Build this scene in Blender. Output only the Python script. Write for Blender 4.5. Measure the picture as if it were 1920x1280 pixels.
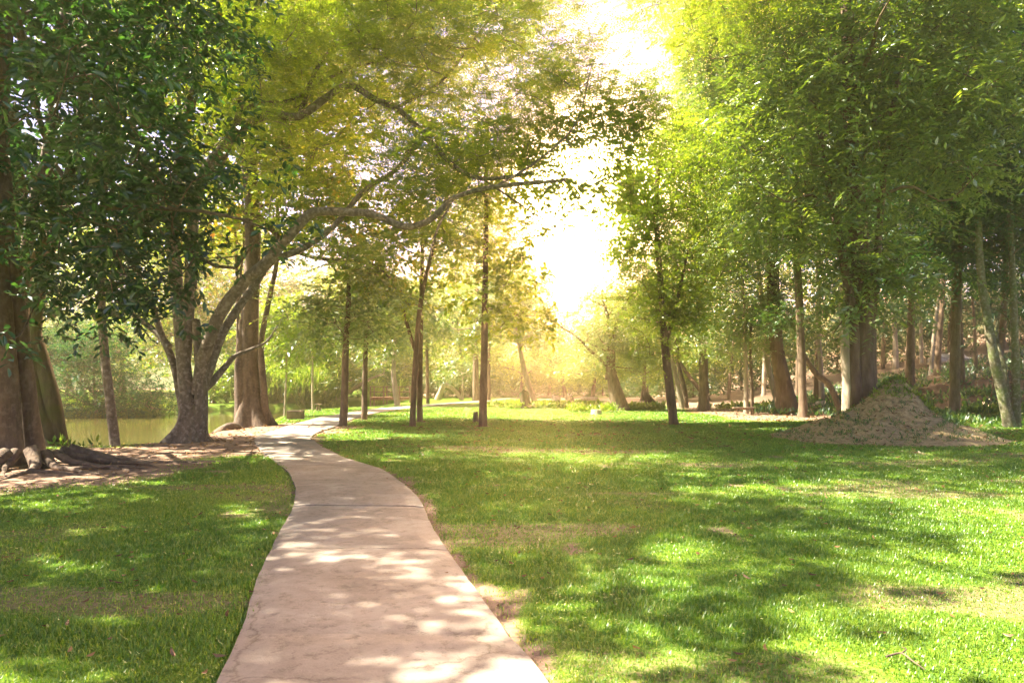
import bpy, math
import numpy as np
from mathutils import Vector
PI = math.pi
for o in list(bpy.data.objects): bpy.data.objects.remove(o)
scene = bpy.context.scene
COL = scene.collection
F = 1280.0; HZ = 720.0; EYE = 1.6; GLOW = 340.0; GLOW_EXP = 620.0          # focal length and horizon of the 1920 px photograph, eye height in metres

# ------------------------------------------------------------------ camera, sky, sun, exposure
cam = bpy.data.cameras.new('camera'); cam.lens = 24; cam.sensor_width = 36; cam.shift_y = (HZ-640)/1920
cam.clip_end = 2000; cam.clip_start = 0.1
co = bpy.data.objects.new('camera', cam); COL.objects.link(co)
co.location = (0, 0, EYE); co.rotation_euler = (PI/2, 0, 0); scene.camera = co

SUN_AZ, SUN_EL = math.radians(-84), math.radians(50)
w = bpy.data.worlds.new('World'); scene.world = w; w.use_nodes = True
nt = w.node_tree; nt.nodes.clear()
sky = nt.nodes.new('ShaderNodeTexSky'); sky.sky_type = 'NISHITA'; sky.sun_disc = False
sky.sun_elevation = SUN_EL; sky.sun_rotation = SUN_AZ; sky.dust_density = 0.3; sky.air_density = 1.0
bg = nt.nodes.new('ShaderNodeBackground'); bg.inputs['Strength'].default_value = 0.036
out = nt.nodes.new('ShaderNodeOutputWorld')
# warm glow added to the sky, away from the sun, to light the haze
tcw = nt.nodes.new('ShaderNodeTexCoord'); gd = Vector(((1115-960)/F, 1, (HZ-375)/F)).normalized()
dt = nt.nodes.new('ShaderNodeVectorMath'); dt.operation = 'DOT_PRODUCT'; dt.inputs[1].default_value = gd; nt.links.new(tcw.outputs['Generated'], dt.inputs[0])
mxm = nt.nodes.new('ShaderNodeMath'); mxm.operation = 'MAXIMUM'; mxm.inputs[1].default_value = 0; nt.links.new(dt.outputs['Value'], mxm.inputs[0])
pw = nt.nodes.new('ShaderNodeMath'); pw.operation = 'POWER'; pw.inputs[1].default_value = GLOW_EXP; nt.links.new(mxm.outputs[0], pw.inputs[0])
gb_ = nt.nodes.new('ShaderNodeBackground'); gb_.inputs['Color'].default_value = (1, .60, .34, 1)
st = nt.nodes.new('ShaderNodeMath'); st.operation = 'MULTIPLY'; st.inputs[1].default_value = GLOW; nt.links.new(pw.outputs[0], st.inputs[0]); nt.links.new(st.outputs[0], gb_.inputs['Strength'])
tint = nt.nodes.new('ShaderNodeMix'); tint.data_type = 'RGBA'; tint.blend_type = 'MULTIPLY'; tint.inputs[0].default_value = 1; tint.inputs[7].default_value = (1.16, .92, 1.2, 1)
nt.links.new(sky.outputs[0], tint.inputs[6]); nt.links.new(tint.outputs[2], bg.inputs[0])
adw = nt.nodes.new('ShaderNodeAddShader'); nt.links.new(bg.outputs[0], adw.inputs[0]); nt.links.new(gb_.outputs[0], adw.inputs[1]); nt.links.new(adw.outputs[0], out.inputs[0])
sl = bpy.data.lights.new('sun', 'SUN'); sl.energy = 5.0; sl.angle = math.radians(0.6); sl.color = (1.0, 0.88, 0.69)
so = bpy.data.objects.new('sun', sl); COL.objects.link(so)
sd = Vector((math.sin(SUN_AZ)*math.cos(SUN_EL), math.cos(SUN_AZ)*math.cos(SUN_EL), math.sin(SUN_EL)))
so.rotation_euler = sd.to_track_quat('Z', 'Y').to_euler(); so.location = (-30, 20, 45)
scene.view_settings.view_transform = 'Standard'; scene.view_settings.look = 'None'
scene.view_settings.exposure = 2.78; scene.view_settings.gamma = 1
cy = scene.cycles
cy.max_bounces = 7; cy.diffuse_bounces = 4; cy.glossy_bounces = 2; cy.transmission_bounces = 4
cy.volume_bounces = 1; cy.transparent_max_bounces = 4; cy.sample_clamp_indirect = 6
cy.use_denoising = True; cy.use_adaptive_sampling = True; cy.adaptive_threshold = 0.02
cy.caustics_reflective = False; cy.caustics_refractive = False
HAZE_DENSITY = 0.0016

# ------------------------------------------------------------------ numbers: noise, projection
rng = np.random.default_rng(11)
def _hash(ix, iy, iz, s):
    h = (ix*374761393 + iy*668265263 + iz*2147483647 + s*974634777) & 0xFFFFFFFF
    h = ((h ^ (h >> 13))*1274126177) & 0xFFFFFFFF
    return ((h ^ (h >> 16)) & 0xFFFFFF)/float(0xFFFFFF)
def vn(x, y, z=None, s=0):
    x = np.asarray(x, float); y = np.asarray(y, float); z = np.zeros_like(x) if z is None else np.asarray(z, float)
    xi = np.floor(x).astype(np.int64); yi = np.floor(y).astype(np.int64); zi = np.floor(z).astype(np.int64)
    fx, fy, fz = x-xi, y-yi, z-zi
    fx, fy, fz = [f*f*(3-2*f) for f in (fx, fy, fz)]
    r = 0
    for dx in (0, 1):
        for dy in (0, 1):
            for dz in (0, 1):
                r = r + _hash(xi+dx, yi+dy, zi+dz, s)*(fx if dx else 1-fx)*(fy if dy else 1-fy)*(fz if dz else 1-fz)
    return r
def fbm(x, y, s=0, o=3):
    r, a, t = 0, 1.0, 0
    for k in range(o):
        r = r + a*vn(x*2**k, y*2**k, None, s+k); t += a; a *= .5
    return r/t
def sst(a, b, x):
    t = np.clip((x-a)/(b-a), 0, 1); return t*t*(3-2*t)
def P(px, py):                                # ground point (z=0) under a pixel
    d = EYE*F/(py-HZ); return np.array([(px-960)/F*d, d, 0.])
def W(px, py, d):                             # point at depth d
    return np.array([(px-960)/F*d, d, EYE+(HZ-py)/F*d])
def nrm(v): return v/np.maximum(np.linalg.norm(v, axis=-1, keepdims=True), 1e-9)

# ------------------------------------------------------------------ terrain
near_bank = [P(-1400, 850), P(-400, 846), P(80, 837), P(215, 835), P(340, 827), P(420, 807), P(512, 797), P(532, 780), P(575, 768.5), P(640, 765), P(700, 761.5), np.array([-9.6, 60, 0]), np.array([-11, 74, 0.])]
far_bank = [np.array([-15, 74, 0.]), np.array([-15, 66, 0]), np.array([-18.5, 57, 0]), np.array([-23, 53, 0]), np.array([-24, 45, 0]), np.array([-28, 42, 0]), np.array([-40, 39, 0]), np.array([-70, 36, 0.])]
POND = np.array([p[:2] for p in near_bank+far_bank])
def seg_dist(x, y, poly, closed=True):
    d = np.full(x.shape, 1e9); n = len(poly)
    for i in range(n if closed else n-1):
        a, b = poly[i], poly[(i+1) % n]; ab = b-a
        t = np.clip(((x-a[0])*ab[0]+(y-a[1])*ab[1])/(ab@ab), 0, 1)
        d = np.minimum(d, np.hypot(x-a[0]-t*ab[0], y-a[1]-t*ab[1]))
    return d
def inside(x, y, poly):
    r = np.zeros(x.shape, bool); n = len(poly)
    for i in range(n):
        a, b = poly[i], poly[(i+1) % n]
        c = ((a[1] > y) != (b[1] > y)) & (x < (b[0]-a[0])*(y-a[1])/(b[1]-a[1]+1e-12)+a[0])
        r ^= c
    return r
def H(x, y):
    x = np.asarray(x, float); y = np.asarray(y, float)
    sd_ = seg_dist(x, y, POND)*np.where(inside(x, y, POND), 1, -1)
    h = -1.3*sst(.0, 1.5, sd_+.35*(fbm(x*.5, y*.5, 5)-.6))
    u = x-(14.0+.10*(y-25))
    h = h+np.minimum(.20*np.maximum(u, 0)*sst(24, 36, y)*(1-np.exp(-np.maximum(u, 0)/3.0)), 9)+(fbm(x*.35, y*.35, 9)-.5)*.7*sst(1, 8, u)*sst(24, 36, y)
    h = h+.8*sst(6, 16, -sd_)*((x < -16) & (y > 38))                    # the far bank lies a little higher
    h = h+.05*(fbm(x*.25, y*.25, 3)-.5)*sst(8, 16, np.hypot(x, y))*sst(0, 1, -sd_)
    return h

left_px = [(405, 1300), (413, 1280), (447, 1200), (480, 1100), (509, 1030), (537, 980), (552, 945), (554, 925), (551, 908), (545, 893), (531, 879), (503, 857), (486, 842), (478, 829), (482, 820), (503, 812), (525, 804), (550, 796), (569, 791), (603, 782), (634, 777.5), (675, 770), (712, 766), (775, 760.5), (840, 755.5), (900, 751.5)]
right_px = [(1038, 1300), (1030, 1280), (954, 1200), (885, 1100), (834, 1030), (805, 980), (787, 940), (767, 920), (744, 900), (716, 882), (690, 873), (650, 861), (619, 847), (594, 832), (585, 819), (600, 810), (619, 804), (634, 798), (656, 788), (681, 780), (712, 773.5), (759, 766.5), (806, 761.5), (860, 756.5), (920, 752.5)]
def catmull(pts, n):
    pts = np.asarray(pts, float)
    if len(pts) < 3:
        t = np.linspace(0, 1, n)[:, None]; return pts[0]*(1-t)+pts[-1]*t
    e = np.vstack([2*pts[0]-pts[1], pts, 2*pts[-1]-pts[-2]])
    seg = np.r_[0, np.cumsum(np.linalg.norm(np.diff(pts[:, :3], axis=0), axis=1)+1e-6)]
    u = np.linspace(0, seg[-1], n); i = np.clip(np.searchsorted(seg, u, 'right')-1, 0, len(pts)-2)
    t = ((u-seg[i])/(seg[i+1]-seg[i]))[:, None]
    p0, p1, p2, p3 = e[i], e[i+1], e[i+2], e[i+3]
    return .5*((2*p1)+(-p0+p2)*t+(2*p0-5*p1+4*p2-p3)*t*t+(-p0+3*p1-3*p2+p3)*t**3)
PL = catmull([P(*p) for p in left_px]+[np.array([-.5, 78, 0]), np.array([6, 96, 0.])], 260)
PR = catmull([P(*p) for p in right_px]+[np.array([.6, 76.5, 0]), np.array([7.4, 95, 0.])], 260)
PL = np.vstack([[[-1.9, -2, 0]], [[-1.72, 1.2, 0]], PL]); PR = np.vstack([[[.35, -2, 0]], [[.23, 1.2, 0]], PR])
PATH = np.vstack([PL[:, :2], PR[::-1, :2]])
MOUND = np.array([10.95, 20.4])
def soil(x, y):                               # 0 grass .. 1 bare earth
    x = np.asarray(x, float); y = np.asarray(y, float)
    pd = seg_dist(x, y, PATH)
    right = x > np.interp(y, PL[:, 1], PL[:, 0])+.6
    s = .8*sst(.20, .0, pd-.30*(fbm(x*1.9, y*1.9, 21)-.5)-np.where(right, .03, -.07))
    n = fbm(x*.55, y*.55, 31)
    s = np.maximum(s, sst(.60, .78, n)*.42*(y < 30))
    n2 = fbm(x*1.7+3, y*1.2, 37)
    s = np.maximum(s, sst(.60, .84, n2)*.6*(y < 22))
    n3 = fbm(x*.35+7, y*.8, 39); s = np.maximum(s, sst(.45, .75, n3)*.5*(y < 20)); s = np.maximum(s, .16*(y < 26)*fbm(x*4, y*4, 38))
    # bare bank under the three big trees on the pond side
    bank = [P(-300, 905), P(60, 880), P(200, 855), P(330, 845), P(430, 830), P(500, 812), P(540, 800)]
    bd = seg_dist(x, y, np.array([b[:2] for b in bank]), False)
    lim = np.where(y < 17, 3.6, 3.1)
    s = np.maximum(s, sst(lim+.3, lim-2.2, bd+2.2*(fbm(x*.8, y*.8, 41)-.5)+.8*(fbm(x*3, y*3, 42)-.5))*np.where(x > -4, 0, 1))
    # forest floor on the slope and along the far edge of the lawn
    u = x-(8.8+.10*(y-25))
    s = np.maximum(s, sst(-.6, 1.4, u+2.2*(fbm(x*.3, y*.3, 43)-.5))*sst(27, 32, y)*.95)
    s = np.maximum(s, .8*sst(.45, .6, fbm(x*.2, y*.12, 47))*sst(52, 60, y)*(x > 0))
    s = np.maximum(s, .9*sst(92, 100, y))
    for bx, by in ((643, 798), (683, 786), (773, 799), (787, 790), (905, 799), (1263, 796)):
        q = P(bx, by); s = np.maximum(s, .8*sst(.62, .2, np.hypot(x-q[0], y-q[1])))
    m = np.hypot((x-MOUND[0])/1.0, (y-MOUND[1])*1.1)
    s = np.maximum(s, sst(3.0, 2.0, m+1.6*(fbm(x*.9, y*.9, 49)-.5)))
    return np.clip(s, 0, 1)

# ------------------------------------------------------------------ mesh helpers
class Geo:
    def __init__(s): s.v = []; s.f = []; s.a = []; s.n = 0          # verts, faces (m,k) arrays, per-face attr
    def add(s, v, f, a=None):
        v = np.asarray(v, np.float32); f = np.asarray(f, np.int32)
        s.v.append(v); s.f.append(f+s.n); s.n += len(v)
        s.a.append(np.zeros(len(f), np.float32) if a is None else np.broadcast_to(np.asarray(a, np.float32), (len(f),)).astype(np.float32))
    def build(s, name, mat, parent=None, origin=(0, 0, 0), smooth=False, attr=False):
        me = bpy.data.meshes.new(name)
        v = np.vstack(s.v)-np.asarray(origin, np.float32)
        loops = np.concatenate([f.ravel() for f in s.f]); tot = np.concatenate([np.full(len(f), f.shape[1], np.int32) for f in s.f])
        me.vertices.add(len(v)); me.vertices.foreach_set('co', v.astype(np.float32).ravel())
        me.loops.add(len(loops)); me.loops.foreach_set('vertex_index', loops)
        me.polygons.add(len(tot)); me.polygons.foreach_set('loop_start', np.r_[0, np.cumsum(tot)[:-1]].astype(np.int32))
        me.polygons.foreach_set('use_smooth', np.full(len(tot), smooth))
        if attr:
            at = me.attributes.new('v', 'FLOAT', 'FACE'); at.data.foreach_set('value', np.concatenate(s.a))
        me.update(calc_edges=True); me.materials.append(mat)
        o = bpy.data.objects.new(name, me); COL.objects.link(o)
        if parent is not None: o.parent = parent
        else: o.location = origin
        return o
def tube(g, pts, rad, sides=8, n=None, lump=0., flare=None, seed=0, cap=True):
    pts = np.asarray(pts, float); rad = np.asarray(rad, float)
    if n:
        q = catmull(np.c_[pts, rad], n); pts, rad = q[:, :3], np.maximum(q[:, 3], .002)
    m = len(pts); T = nrm(np.gradient(pts, axis=0))
    ref = np.array([0., 1, 0]) if abs(T[:, 1]).max() < .9 else (np.array([1., 0, 0]) if abs(T[:, 0]).max() < .9 else np.array([.57, .31, .76]))
    U = nrm(np.cross(T, ref)); V = np.cross(T, U)
    th = np.linspace(0, 2*PI, sides, endpoint=False)
    R = np.repeat(rad[:, None], sides, 1)
    L = np.r_[0, np.cumsum(np.linalg.norm(np.diff(pts, axis=0), axis=1))]
    if lump:
        R = R*(1+lump*2*(vn(np.cos(th)[None]*1.6+9+0*R, np.sin(th)[None]*1.6+5+0*R, np.repeat(L[:, None], sides, 1)*.9/max(rad.max()*2.5, .2), seed)-.5)
               + lump*.8*(vn(np.cos(th)[None]*3.2+9+0*R, np.sin(th)[None]*3.2+5+0*R, np.repeat(L[:, None], sides, 1)*.7, seed+1)-.5))
    if flare:
        amt, hh, k = flare
        e = np.exp(-L/hh)[:, None]; R = R*(1+amt*e*(.55+.9*np.abs(np.cos(k*th/2+seed))[None]**1.5))
    v = pts[:, None]+R[..., None]*(np.cos(th)[None, :, None]*U[:, None]+np.sin(th)[None, :, None]*V[:, None])
    i = np.arange(m-1)[:, None]*sides; j = np.arange(sides)[None]; j2 = (j+1) % sides
    f = np.stack([i+j, i+j2, i+sides+j2, i+sides+j], -1).reshape(-1, 4)
    g.add(v.reshape(-1, 3), f)
    if cap:
        c = np.vstack([v[-1], pts[-1]+T[-1]*rad[-1]*.6]); g.add(c, [[a, (a+1) % sides, sides] for a in range(sides)])
        c = np.vstack([v[0], pts[0]]); g.add(c, [[(a+1) % sides, a, sides] for a in range(sides)])
def leafquads(g, Pn, D, Wd, L, Wi, v, hexa=False, curl=.15):
    n = len(Pn); L = np.broadcast_to(np.asarray(L, float).reshape(-1, 1), (n, 1)); Wi = np.broadcast_to(np.asarray(Wi, float).reshape(-1, 1), (n, 1))
    N = np.cross(D, Wd)
    if hexa:
        a = Pn; b = Pn+D*L*.32+Wd*Wi*.42+N*L*curl*.3; c = Pn+D*L*.72+Wd*Wi*.45+N*L*curl*.2; t = Pn+D*L-N*L*curl
        d = Pn+D*L*.72-Wd*Wi*.45+N*L*curl*.2; e = Pn+D*L*.32-Wd*Wi*.42+N*L*curl*.3
        V = np.stack([a, b, c, t, d, e], 1).reshape(-1, 3); k = np.arange(n)[:, None]*6
        g.add(V, np.vstack([k+np.array([[0, 1, 2, 3]]), k+np.array([[0, 3, 4, 5]])]), np.r_[v, v])
    else:
        V = np.stack([Pn, Pn+D*L*.48+Wd*Wi*.5+N*L*curl*.5, Pn+D*L, Pn+D*L*.48-Wd*Wi*.5+N*L*curl*.5], 1).reshape(-1, 3); k = np.arange(n)[:, None]*4
        g.add(V, k+np.array([[0, 1, 2, 3]]), v)

# ------------------------------------------------------------------ materials
def mat(name):
    m = bpy.data.materials.new(name); m.use_nodes = True; t = m.node_tree; t.nodes.clear()
    return m, t, lambda k: t.nodes.new(k), t.links.new
def ramp(nd, stops):
    r = nd('ShaderNodeValToRGB'); e = r.color_ramp.elements
    while len(e) < len(stops): e.new(.5)
    for q, (p, c) in zip(e, stops): q.position = p; q.color = (*c, 1)
    return r
def leaf_mat(name, stops, tr=(1.6, 1.5, .6), ts=.45, gloss=.06, rough=.4):
    m, t, nd, ln = mat(name)
    at = nd('ShaderNodeAttribute'); at.attribute_name = 'v'
    r = ramp(nd, stops); ln(at.outputs['Fac'], r.inputs[0])
    mu = nd('ShaderNodeMix'); mu.data_type = 'RGBA'; mu.blend_type = 'MULTIPLY'; mu.inputs[0].default_value = 1
    ln(r.outputs[0], mu.inputs[6]); mu.inputs[7].default_value = (*tr, 1)
    d = nd('ShaderNodeBsdfDiffuse'); tl = nd('ShaderNodeBsdfTranslucent'); gl = nd('ShaderNodeBsdfGlossy'); gl.inputs['Roughness'].default_value = rough
    gl.inputs['Color'].default_value = (.9, .95, 1, 1)
    ln(r.outputs[0], d.inputs[0]); ln(mu.outputs[2], tl.inputs[0])
    a = nd('ShaderNodeMixShader'); a.inputs[0].default_value = ts; ln(d.outputs[0], a.inputs[1]); ln(tl.outputs[0], a.inputs[2])
    b = nd('ShaderNodeMixShader'); b.inputs[0].default_value = gloss; ln(a.outputs[0], b.inputs[1]); ln(gl.outputs[0], b.inputs[2])
    o = nd('ShaderNodeOutputMaterial'); ln(b.outputs[0], o.inputs[0]); return m
def bark_mat(name, c1, c2, spot=None, spot_amt=.5, moss=None, scale=6., stretch=.25, bump=.5):
    m, t, nd, ln = mat(name)
    tc = nd('ShaderNodeTexCoord'); mp = nd('ShaderNodeMapping'); mp.inputs['Scale'].default_value = (1, 1, stretch); ln(tc.outputs['Object'], mp.inputs[0])
    n1 = nd('ShaderNodeTexNoise'); n1.inputs['Scale'].default_value = scale; n1.inputs['Detail'].default_value = 8; n1.inputs['Roughness'].default_value = .65; ln(mp.outputs[0], n1.inputs[0])
    r = ramp(nd, [(.3, c1), (.72, c2)]); ln(n1.outputs[0], r.inputs[0]); colr = r.outputs[0]
    def over(fac_scale, lo, hi, c, colr, amt):
        n2 = nd('ShaderNodeTexNoise'); n2.inputs['Scale'].default_value = fac_scale; n2.inputs['Detail'].default_value = 5; ln(tc.outputs['Object'], n2.inputs[0])
        rr = ramp(nd, [(lo, (0, 0, 0)), (hi, (amt,)*3)]); ln(n2.outputs[0], rr.inputs[0])
        mx = nd('ShaderNodeMix'); mx.data_type = 'RGBA'; ln(rr.outputs[0], mx.inputs[0]); ln(colr, mx.inputs[6]); mx.inputs[7].default_value = (*c, 1); return mx.outputs[2]
    if moss: colr = over(1.6, .45, .6, moss, colr, .85)
    if spot: colr = over(11., .50, .66, spot, colr, spot_amt)
    bp = nd('ShaderNodeBump'); bp.inputs['Strength'].default_value = bump; bp.inputs['Distance'].default_value = .05; ln(n1.outputs[0], bp.inputs['Height'])
    b = nd('ShaderNodeBsdfPrincipled'); b.inputs['Roughness'].default_value = .9; ln(colr, b.inputs['Base Color']); ln(bp.outputs[0], b.inputs['Normal'])
    o = nd('ShaderNodeOutputMaterial'); ln(b.outputs[0], o.inputs[0]); return m
def plain_mat(name, c1, c2, scale=8, rough=.85, bump=.3):
    return bark_mat(name, c1, c2, scale=scale, stretch=1, bump=bump)

B_FIG = bark_mat('bark_fig', (.05, .033, .02), (.18, .125, .085), spot=(.24, .19, .14), spot_amt=.35, scale=6, bump=1.0)
B_LICHEN = bark_mat('bark_lichen', (.06, .045, .03), (.20, .16, .12), spot=(.36, .31, .26), spot_amt=.5, scale=7, stretch=.5)
B_MOSS = bark_mat('bark_moss', (.035, .025, .015), (.11, .085, .045), moss=(.055, .06, .012), scale=7, bump=1.0)
B_BROWN = bark_mat('bark_brown', (.06, .04, .025), (.21, .15, .095), scale=9, bump=.9)
B_RED = bark_mat('bark_red', (.065, .038, .022), (.21, .14, .09), scale=6, bump=1.0)
B_PALE = bark_mat('bark_pale', (.22, .17, .12), (.48, .40, .31), scale=6)
B_GREEN = bark_mat('bark_green', (.05, .045, .025), (.16, .14, .08), moss=(.09, .12, .03), spot=(.35, .33, .27), spot_amt=.4)
L_FIG = leaf_mat('leaf_fig', [(0, (.010, .036, .013)), (.6, (.022, .072, .022)), (.93, (.06, .15, .03)), (1, (.35, .20, .02))], ts=.35, gloss=.07, rough=.32)
L_RAIN = leaf_mat('leaf_rain', [(0, (.10, .16, .015)), (.6, (.17, .25, .02)), (1, (.32, .36, .03))], ts=.65)
L_YEL = leaf_mat('leaf_yellow', [(0, (.08, .15, .012)), (.6, (.17, .26, .02)), (.88, (.30, .27, .02)), (1, (.50, .20, .02))], ts=.55)
L_LIME = leaf_mat('leaf_lime', [(0, (.10, .18, .02)), (1, (.24, .34, .03))], ts=.5)
L_MID = leaf_mat('leaf_mid', [(0, (.025, .08, .012)), (.7, (.07, .16, .02)), (1, (.16, .26, .03))], ts=.45)
L_OLIVE = leaf_mat('leaf_olive', [(0, (.06, .12, .010)), (.65, (.15, .23, .018)), (1, (.32, .38, .04))], ts=.5, gloss=.14)
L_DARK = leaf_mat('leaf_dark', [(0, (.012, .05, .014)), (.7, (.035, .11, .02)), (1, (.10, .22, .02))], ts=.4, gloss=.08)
L_TEAL = leaf_mat('leaf_teal', [(0, (.008, .05, .018)), (.7, (.022, .12, .03)), (1, (.09, .26, .03))], ts=.40, gloss=.02, rough=.4)
M_GRASS = leaf_mat('grass_blades', [(0, (.06, .17, .008)), (.5, (.135, .265, .022)), (.88, (.32, .40, .05)), (1, (.50, .42, .16))], tr=(1.2, 1.2, .6), ts=.45, gloss=.05)
M_LITTER = leaf_mat('litter', [(0, (.09, .045, .02)), (.6, (.22, .12, .05)), (1, (.36, .21, .08))], ts=.15, gloss=.03)

def ground_mat():
    m, t, nd, ln = mat('ground_lawn')
    at = nd('ShaderNodeAttribute'); at.attribute_name = 'soil'
    tc = nd('ShaderNodeTexCoord')
    def noise(sc, det=6, ro=.6):
        n = nd('ShaderNodeTexNoise'); n.inputs['Scale'].default_value = sc; n.inputs['Detail'].default_value = det; n.inputs['Roughness'].default_value = ro; ln(tc.outputs['Object'], n.inputs[0]); return n
    nf = noise(22, 6, .75); nb = noise(.7, 4); ns = noise(5, 8, .7)
    rg = ramp(nd, [(.3, (.075, .14, .012)), (.55, (.14, .24, .018)), (.75, (.24, .32, .04))]); ln(nf.outputs[0], rg.inputs[0])
    rg2 = ramp(nd, [(.35, (.8, .9, .8)), (.65, (1.15, 1.05, 1.0))]); ln(nb.outputs[0], rg2.inputs[0])
    mu = nd('ShaderNodeMix'); mu.data_type = 'RGBA'; mu.blend_type = 'MULTIPLY'; mu.inputs[0].default_value = 1; ln(rg.outputs[0], mu.inputs[6]); ln(rg2.outputs[0], mu.inputs[7])
    rs = ramp(nd, [(.3, (.17, .105, .065)), (.6, (.32, .215, .15)), (.8, (.42, .31, .22))]); ln(ns.outputs[0], rs.inputs[0])
    ah = nd('ShaderNodeAttribute'); ah.attribute_name = 'humus_shade'; rh = ramp(nd, [(.35, (.035, .025, .015)), (.6, (.10, .065, .04)), (.75, (.20, .14, .09))]); ln(nf.outputs[0], rh.inputs[0])  # dark forest litter, its brown also darkened for the shade on the slope
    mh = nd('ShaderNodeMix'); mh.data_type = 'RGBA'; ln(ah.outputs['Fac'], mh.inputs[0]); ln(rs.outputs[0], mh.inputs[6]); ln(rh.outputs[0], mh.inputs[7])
    # break up the edge between earth and grass
    ad = nd('ShaderNodeMath'); ad.operation = 'MULTIPLY_ADD'; ln(nf.outputs[0], ad.inputs[0]); ad.inputs[1].default_value = .9; ad.inputs[2].default_value = -.45
    a2 = nd('ShaderNodeMath'); a2.operation = 'ADD'; ln(at.outputs['Fac'], a2.inputs[0]); ln(ad.outputs[0], a2.inputs[1])
    rr = ramp(nd, [(.35, (0, 0, 0)), (.6, (1, 1, 1))]); ln(a2.outputs[0], rr.inputs[0])
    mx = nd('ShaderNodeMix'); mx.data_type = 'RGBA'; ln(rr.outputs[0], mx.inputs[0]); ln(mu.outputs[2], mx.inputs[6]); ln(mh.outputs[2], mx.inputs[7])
    bp = nd('ShaderNodeBump'); bp.inputs['Strength'].default_value = .6; bp.inputs['Distance'].default_value = .05; ln(nf.outputs[0], bp.inputs['Height'])
    b = nd('ShaderNodeBsdfPrincipled'); b.inputs['Roughness'].default_value = .95; b.inputs['Specular IOR Level'].default_value = .2
    ln(mx.outputs[2], b.inputs['Base Color']); ln(bp.outputs[0], b.inputs['Normal'])
    o = nd('ShaderNodeOutputMaterial'); ln(b.outputs[0], o.inputs[0]); return m
def concrete_mat():
    m, t, nd, ln = mat('path_concrete'); tc = nd('ShaderNodeTexCoord')
    def noise(sc, det=6, ro=.6, dist=0):
        n = nd('ShaderNodeTexNoise'); n.inputs['Scale'].default_value = sc; n.inputs['Detail'].default_value = det; n.inputs['Roughness'].default_value = ro; n.inputs['Distortion'].default_value = dist; ln(tc.outputs['Object'], n.inputs[0]); return n
    a = noise(1.3, 8, .65, .6); r = ramp(nd, [(.3, (.18, .148, .120)), (.5, (.27, .228, .188)), (.7, (.36, .315, .265))]); ln(a.outputs[0], r.inputs[0])
    s = noise(9, 6, .8); r2 = ramp(nd, [(.36, (.62, .60, .57)), (.47, (1, 1, 1)), (.72, (1.1, 1.1, 1.1))]); ln(s.outputs[0], r2.inputs[0])
    mu = nd('ShaderNodeMix'); mu.data_type = 'RGBA'; mu.blend_type = 'MULTIPLY'; mu.inputs[0].default_value = 1; ln(r.outputs[0], mu.inputs[6]); ln(r2.outputs[0], mu.inputs[7])
    # hairline cracks
    vo = nd('ShaderNodeTexVoronoi'); vo.feature = 'DISTANCE_TO_EDGE'; vo.inputs['Scale'].default_value = .55
    nd1 = noise(2.2, 5, .7); ad = nd('ShaderNodeMix'); ad.data_type = 'RGBA'; ad.inputs[0].default_value = .22; ln(tc.outputs['Object'], ad.inputs[6]); ln(nd1.outputs['Color'], ad.inputs[7]); ln(ad.outputs[2], vo.inputs['Vector'])
    rc = ramp(nd, [(0, (.62, .58, .54)), (.006, (1, 1, 1))]); ln(vo.outputs['Distance'], rc.inputs[0])
    msk = noise(.9, 2); rm = ramp(nd, [(.42, (0, 0, 0)), (.50, (1, 1, 1))]); ln(msk.outputs[0], rm.inputs[0])
    m2 = nd('ShaderNodeMix'); m2.data_type = 'RGBA'; m2.blend_type = 'MULTIPLY'; ln(rm.outputs[0], m2.inputs[0]); ln(mu.outputs[2], m2.inputs[6]); ln(rc.outputs[0], m2.inputs[7])
    bp = nd('ShaderNodeBump'); bp.inputs['Strength'].default_value = .35; bp.inputs['Distance'].default_value = .02; ln(s.outputs[0], bp.inputs['Height'])
    b = nd('ShaderNodeBsdfPrincipled'); b.inputs['Roughness'].default_value = .85; ln(m2.outputs[2], b.inputs['Base Color']); ln(bp.outputs[0], b.inputs['Normal'])
    o = nd('ShaderNodeOutputMaterial'); ln(b.outputs[0], o.inputs[0]); return m
def water_mat():
    m, t, nd, ln = mat('pond_water'); tc = nd('ShaderNodeTexCoord')
    n = nd('ShaderNodeTexNoise'); n.inputs['Scale'].default_value = 2.5; n.inputs['Detail'].default_value = 3; ln(tc.outputs['Object'], n.inputs[0])
    bp = nd('ShaderNodeBump'); bp.inputs['Strength'].default_value = .10; bp.inputs['Distance'].default_value = .05; ln(n.outputs[0], bp.inputs['Height'])
    b = nd('ShaderNodeBsdfPrincipled'); b.inputs['Base Color'].default_value = (.085, .08, .02, 1); b.inputs['Roughness'].default_value = .06; b.inputs['IOR'].default_value = 1.33
    b.inputs['Specular IOR Level'].default_value = .5
    ln(bp.outputs[0], b.inputs['Normal']); o = nd('ShaderNodeOutputMaterial'); ln(b.outputs[0], o.inputs[0]); return m
M_GROUND = ground_mat(); M_PATH = concrete_mat(); M_WATER = water_mat()

def tag(o, label=None, cat=None, group=None, kind=None):
    for k, v in (('label', label), ('category', cat), ('group', group), ('kind', kind)):
        if v: o[k] = v
    return o
def thing(name, loc, label, cat, group=None):
    o = bpy.data.objects.new(name, None); COL.objects.link(o); o.location = [float(c) for c in loc]; o.empty_display_size = .3
    return tag(o, label, cat, group)

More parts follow.
